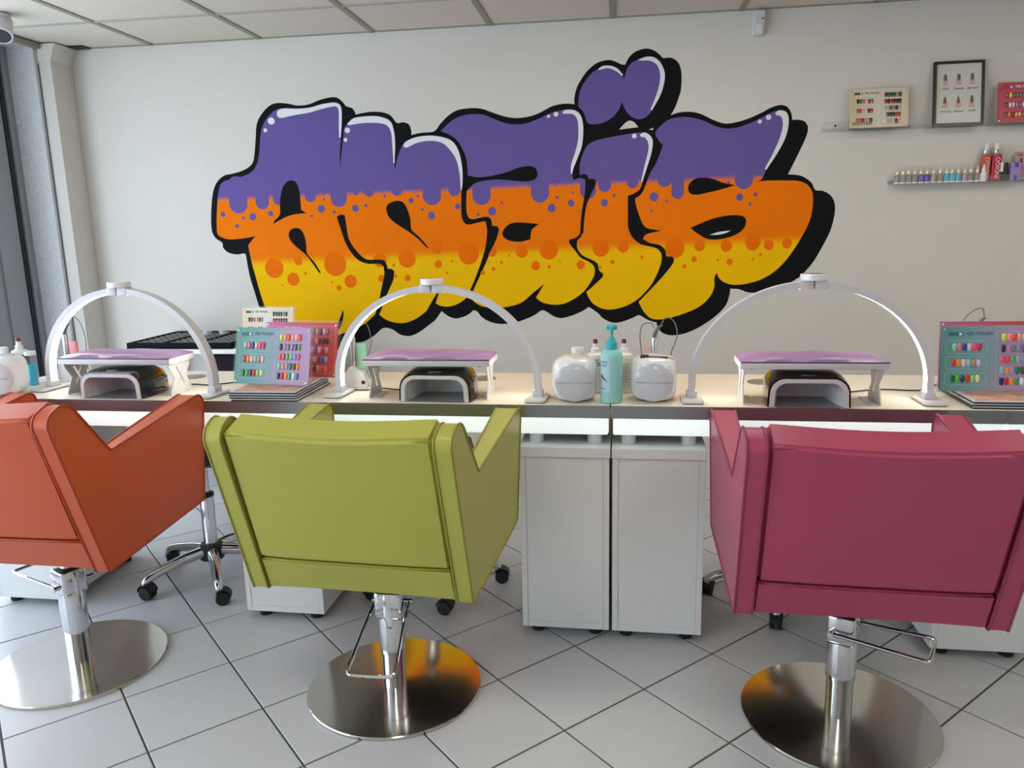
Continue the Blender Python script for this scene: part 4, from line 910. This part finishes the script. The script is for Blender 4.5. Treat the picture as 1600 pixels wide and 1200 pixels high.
for i, (xa, xb) in enumerate(((-.420, -.260), (-.238, -.082), (-.060, .100))):
    for r in range(8):
        for c in range(4):
            xx = xa+(xb-xa)*(c+.5)/4; yy = .03+.05*r
            if tipme is None:
                o = mkobj('tip_block', B(-.017, .017, 0, .036, 0, .012, .003, 1), mt_tip, tr); tipme = o.data
            else: o = link(bpy.data.objects.new('tip_block', tipme), tr)
            o.location = (xx, yy, .0085); o.rotation_euler = (.25, 0, 0)
for k, (xx, yy) in enumerate(((-.185, .33), (-.105, .36))):
    j = thing('glass_pot', 'small frosted pot on the black tip tray, %s one' % ('left' if k == 0 else 'right'), 'pot', (-2.02+xx, 3.56+yy, .7755), group='frosted pots on the tip tray')
    mkobj('body', L([(.022, 0), (.025, .004), (.025, .016)], 20), mat('frosted', (196, 200, 202), .4), j); mkobj('lid', L([(.026, .0162), (.026, .022), (.02, .025)], 20), mat('frosted', (196, 200, 202), .4), j)

# ------------------------------------------------------------------ wall shelves (clear acrylic) and what stands on them
def shelf(x0, x1, z, dp, back, lip, label):
    t = thing('acrylic_shelf', label, 'shelf', (x0, D, z), 0, 'clear acrylic wall ledges'); w = x1-x0
    mkobj('ledge', B(0, w, -dp, -.0005, -.004, 0, .0008, 1), M_acryl, t)
    mkobj('back_plate', B(0, w, -.004, -.0005, .0002, back, .0006, 1), M_acryl, t)
    if lip: mkobj('front_lip', B(0, w, -dp, -dp+.003, .0002, lip, .0006, 1), M_acryl, t); mkobj('end_cap', B(0, .003, -dp+.0032, -.0042, .0002, lip, .0005, 1), M_acryl, t)
    for xx in (.062, w-.2): mkobj('screw', L([(.005, 0), (.005, .002), (.003, .003)], 14), M_black, t, (xx, -.004, back*.55), (PI/2, 0, 0))
    return t
ZS1, ZS2 = 1.722, 1.470
shelf(.955, 2.15, ZS1, .085, .050, .012, 'upper clear acrylic wall ledge holding the framed nail shape print')
shelf(1.270, 2.15, ZS2, .072, .020, .030, 'lower clear acrylic wall ledge holding the row of little bottles')
def on_wall(px, py, Y):
    d = CW+CR*((px-800)/CF)+CU*((600-py)/CF); k = Y/d.y; return Vector((d.x*k, Y, CH+d.z*k))
a = on_wall(1328, 195, D-.06); b = on_wall(1419, 195, D-.06)
chart('cream winter nail colour chart on the upper wall ledge', ((a.x+b.x)/2, D-.062, ZS1+.0015), math.radians(10), 0, M_beigec, BEI_L, BEI_R, 'GEL POLISH', M_titleG, M_lineB, w=(b.x-a.x), h=.186, logo=(40, 80, 50), winter=True)
RED_L = [[(150,20,40),(240,190,20),(60,90,40),(60,100,50),(70,95,60),(120,120,130)], [(40,35,45),(225,195,185),(190,170,165),(150,110,170),(90,70,140),(230,215,200)], [(70,45,30),(215,110,40),(40,25,30),(230,150,30),(220,160,110),(100,90,40)]]
a = on_wall(1556, 190, D-.06)
chart('red nail colour chart on the upper wall ledge, cut off by the photo edge', (a.x+.155, D-.060, ZS1+.0015), math.radians(8), 0, M_redc, RED_L, PINK_R, 'GEL POLISH', M_titleW, mat('print_rose', (215, 120, 130), .5), w=.30, h=.186, logo=(160, 40, 66))
# framed print
a = on_wall(1457, 194, D-.055); b = on_wall(1536, 190, D-.055); fw, fh = b.x-a.x, .292
t = thing('framed_print', 'black framed print of six nail shapes standing on the upper wall ledge', 'framed print', ((a.x+b.x)/2, D-.060, ZS1+.0025)); t.rotation_euler = (math.radians(-9), 0, 0)
bm = bmesh.new(); fr = .011
for q in ((-fw/2, fw/2, 0, fr), (-fw/2, fw/2, fh-fr, fh), (-fw/2, -fw/2+fr, fr, fh-fr), (fw/2-fr, fw/2, fr, fh-fr)): box(bm, q[0], q[1], -.006, .010, q[2], q[3])
mkobj('frame', bm, M_black, t)
paper = mkobj('paper', B(-fw/2+fr, fw/2-fr, .002, .006, fr, fh-fr), mat('paper', (212, 210, 200), .5), t)
skin = mat('print_skin', (205, 170, 160), .6); nailc = mat('print_taupe', (84, 74, 62), .5); ink = mat('ink_black', (20, 20, 20), .6)
shapes = {'Oval': [(-.006, .0), (-.007, .012), (-.004, .022), (0, .026), (.004, .022), (.007, .012), (.006, 0), (0, -.004)], 'Square': [(-.006, 0), (-.0065, .024), (.0065, .024), (.006, 0), (0, -.004)], 'Squoval': [(-.006, 0), (-.0065, .020), (-.0045, .025), (.0045, .025), (.0065, .020), (.006, 0), (0, -.004)],
          'Almond': [(-.006, 0), (-.0065, .010), (-.003, .022), (0, .028), (.003, .022), (.0065, .010), (.006, 0), (0, -.004)], 'Stiletto': [(-.006, 0), (-.006, .008), (0, .032), (.006, .008), (.006, 0), (0, -.004)], 'Coffin': [(-.006, 0), (-.007, .010), (-.0035, .028), (.0035, .028), (.007, .010), (.006, 0), (0, -.004)]}
for k, (nm, sh) in enumerate(shapes.items()):
    cx = (-.058, 0, .058)[k % 3]; cz = .208 if k < 3 else .105; K = 1.1
    bm = bmesh.new(); prism(bm, [Vector(p) for p in ((cx-.0122, cz-.024), (cx+.0122, cz-.024), (cx+.0105, cz+.006), (cx+.007, cz+.012), (cx-.007, cz+.012), (cx-.0105, cz+.006))], lambda p: (p.x, .0016, p.y), lambda p: (p.x, .0022, p.y)); mkobj('finger_print', bm, skin, paper)
    bm = bmesh.new(); prism(bm, [Vector((cx+p[0]*K, cz+p[1]*K)) for p in sh], lambda p: (p.x, .0010, p.y), lambda p: (p.x, .0018, p.y)); mkobj('nail_print', bm, nailc, paper)
    text('lettering', nm, .0150, ink, paper, (cx, .0016, cz-.043), (PI/2, 0, 0), shear=.45, align='CENTER', bold=.0002)
mkobj('glass', B(-fw/2+fr, fw/2-fr, -.003, -.001, fr, fh-fr), M_acryl, t)
# row of little dropper bottles
bcols = [None, None, None, None, (92, 72, 170), (82, 50, 160), (176, 146, 136), None, (60, 165, 195), (75, 175, 205), (70, 175, 205), (190, 130, 180), None, None]
bxs = [645, 680, 722, 768, 815, 862, 910, 960, 1008, 1050, 1097, 1145, 1190, 1240]
M_clearb = mat('bottle_clear', (176, 168, 156), .2, trans=.35, ior=1.2); M_gold = mat('collar_gold', (232, 214, 190), .25, metal=.5)
cnames = {4: 'violet', 5: 'deep violet', 6: 'pinkish', 8: 'turquoise', 9: 'turquoise', 10: 'turquoise', 11: 'lilac pink'}
ords = ['first', 'second', 'third', 'fourth', 'fifth', 'sixth', 'seventh', 'eighth', 'ninth', 'tenth', 'eleventh', 'twelfth', 'thirteenth', 'fourteenth']
for k, bx in enumerate(bxs):
    p = on_wall(1270+bx/4.848, 284, D-.045)
    t = thing('dropper_bottle', '%s dropper bottle, %s from the left on the lower wall ledge' % (cnames.get(k, 'clear'), ords[k]), 'bottle', (p.x, D-.045 if k else D-.03, ZS2+.0003), group='little bottles on the lower wall ledge')
    mc = M_clearb if bcols[k] is None else mat('bottle_%d' % k, bcols[k], .12, coat=.5)
    mkobj('body', L([(.012, 0), (.0130, .002), (.0130, .034), (.011, .038), (.007, .040)], 20), mc, t)
    mkobj('base', L([(.0133, .0), (.0133, .007)], 20, cap=False), M_wbot, t)
    mkobj('collar', L([(.0075, .0402), (.0080, .041), (.0080, .054), (.0068, .056)], 16), M_gold, t)
    mkobj('nozzle', L([(.0055, .0562), (.005, .062), (.0025, .072), (.0018, .076)], 12), mat('nozzle_clear', (196, 192, 180), .3), t)
p = on_wall(1270+1288/4.848, 284, D-.055)
t = thing('glue_bottle', 'small white nozzle bottle in front of the orange spray bottle on the lower ledge', 'bottle', (p.x, D-.055, ZS2+.0003))
mkobj('body', L([(.013, 0), (.014, .002), (.014, .036), (.010, .040)], 20), M_wbot, t); mkobj('nozzle', L([(.010, .0402), (.009, .052), (.004, .066), (.002, .076)], 16), M_wbot, t)
for px0, px1, col, word, lab in ((1261, 1328, (186, 72, 24), 'INDIGO', 'orange red spray bottle with white pump on the lower wall ledge'), (1334, 1410, (176, 30, 60), 'INDIGO', 'crimson spray bottle with vertical lettering on the lower wall ledge')):
    a = on_wall(1270+px0/4.848, 284, D-.035); b = on_wall(1270+px1/4.848, 284, D-.035); hw = (b.x-a.x)/2*.94
    t = thing('spray_bottle', lab, 'bottle', ((a.x+b.x)/2, D-.034, ZS2+.0003), group='spray bottles on the lower wall ledge')
    body = mkobj('body', B(-hw, hw, -.016, .016, 0, .122, .006, 3), mat('spray_%d' % col[0], col, .15, coat=.6), t)
    mkobj('collar', L([(.014, .1222), (.0145, .123), (.0145, .140), (.013, .142)], 24), M_silver, t)
    mkobj('pump', L([(.0085, .1422), (.0085, .156), (.0075, .170), (.006, .172)], 18), M_wbot, t)
    text('lettering', word, .027, mat('print_rosewhite', (235, 190, 195), .4), body, (hw*.55, -.0165, .012), (PI/2, -PI/2, 0), bold=.0003)
for px0, lab, capc in ((1420, 'black nail polish bottle with white cap on the lower wall ledge', M_wbot), (1452, 'black nail polish bottle with black cap on the lower wall ledge', M_black)):
    p = on_wall(1270+px0/4.848, 284, D-.045)
    t = thing('polish_bottle', lab, 'bottle', (p.x, D-.045, ZS2+.0003), group='polish bottles on the lower wall ledge')
    mkobj('body', B(-.0115, .0115, -.012, .012, 0, .042, .004, 3), M_blackg, t); mkobj('cap', L([(.0085, .0425), (.0088, .044), (.0080, .082), (.0065, .083)], 18), capc, t)
a = on_wall(1270+1482/4.848, 284, D-.045); b = on_wall(1270+1560/4.848, 284, D-.045); hw = (b.x-a.x)/2
t = thing('purple_carton', 'small lilac and purple carton on the lower wall ledge', 'box', ((a.x+b.x)/2, D-.045, ZS2+.0003))
cb = mkobj('carton', B(-hw, hw, -.014, .014, 0, .080, .001, 1), mat('lilac_card', (150, 130, 190), .5), t)
for q in ((-hw*.35, hw*.35, .060, .080), (-hw*.35, hw*.25, 0, .024)): mkobj('print_block', B(q[0], q[1], -.0146, -.0138, q[2], q[3]), mat('purple_print', (84, 60, 150), .5), cb)
a = on_wall(1590, 280, D-.03)
chart('dusty pink nail colour chart on the lower wall ledge, cut off by the photo edge', (a.x+.09, D-.034, ZS2+.001), math.radians(6), 0, gradient_mat('card_dusty', (190, 130, 140), (120, 160, 150), (200, 140, 140)), PINK_L, PINK_R, 'GEL POLISH', M_titleW, M_lineW, w=.22, h=.130, acryl=False)

# ------------------------------------------------------------------ wall sensor and ceiling spot
t = thing('wall_sensor', 'small white motion sensor high on the wall just under the ceiling', 'sensor', (.643, D, 2.168))
bm = bmesh.new(); prism(bm, round_poly([Vector(p) for p in ((-.028, 0), (.022, 0), (.030, .105), (-.024, .108))], .008), lambda p: (p.x, -.0005, p.y), lambda p: (p.x*.82, -.040, p.y)); mkobj('housing', bm, M_whitem, t)
mkobj('lens', L([(.004, 0), (.004, .0025)], 12), M_black, t, (.014, -.040, .072), (PI/2, 0, 0)); mkobj('window', B(-.016, .010, -.0425, -.040, .010, .045, .001, 1), M_wbot, t)
t = thing('ceiling_spotlight', 'white cylinder spotlight on the ceiling in the top left corner', 'spotlight', (-2.735, 3.35, ZC))
mkobj('mount', L([(.012, -.012), (.045, -.012), (.045, -.0015)], 28), M_whitem, t)
sb = mkobj('spot_head', L([(.040, -.040), (.048, -.038), (.048, .045), (.044, .048)], 36), M_whitem, t, (0, 0, -.062), (-.55, 0, .5)); mkobj('lens_ring', L([(.001, -.0415), (.040, -.0415), (.0415, -.039)], 30), M_black, sb)
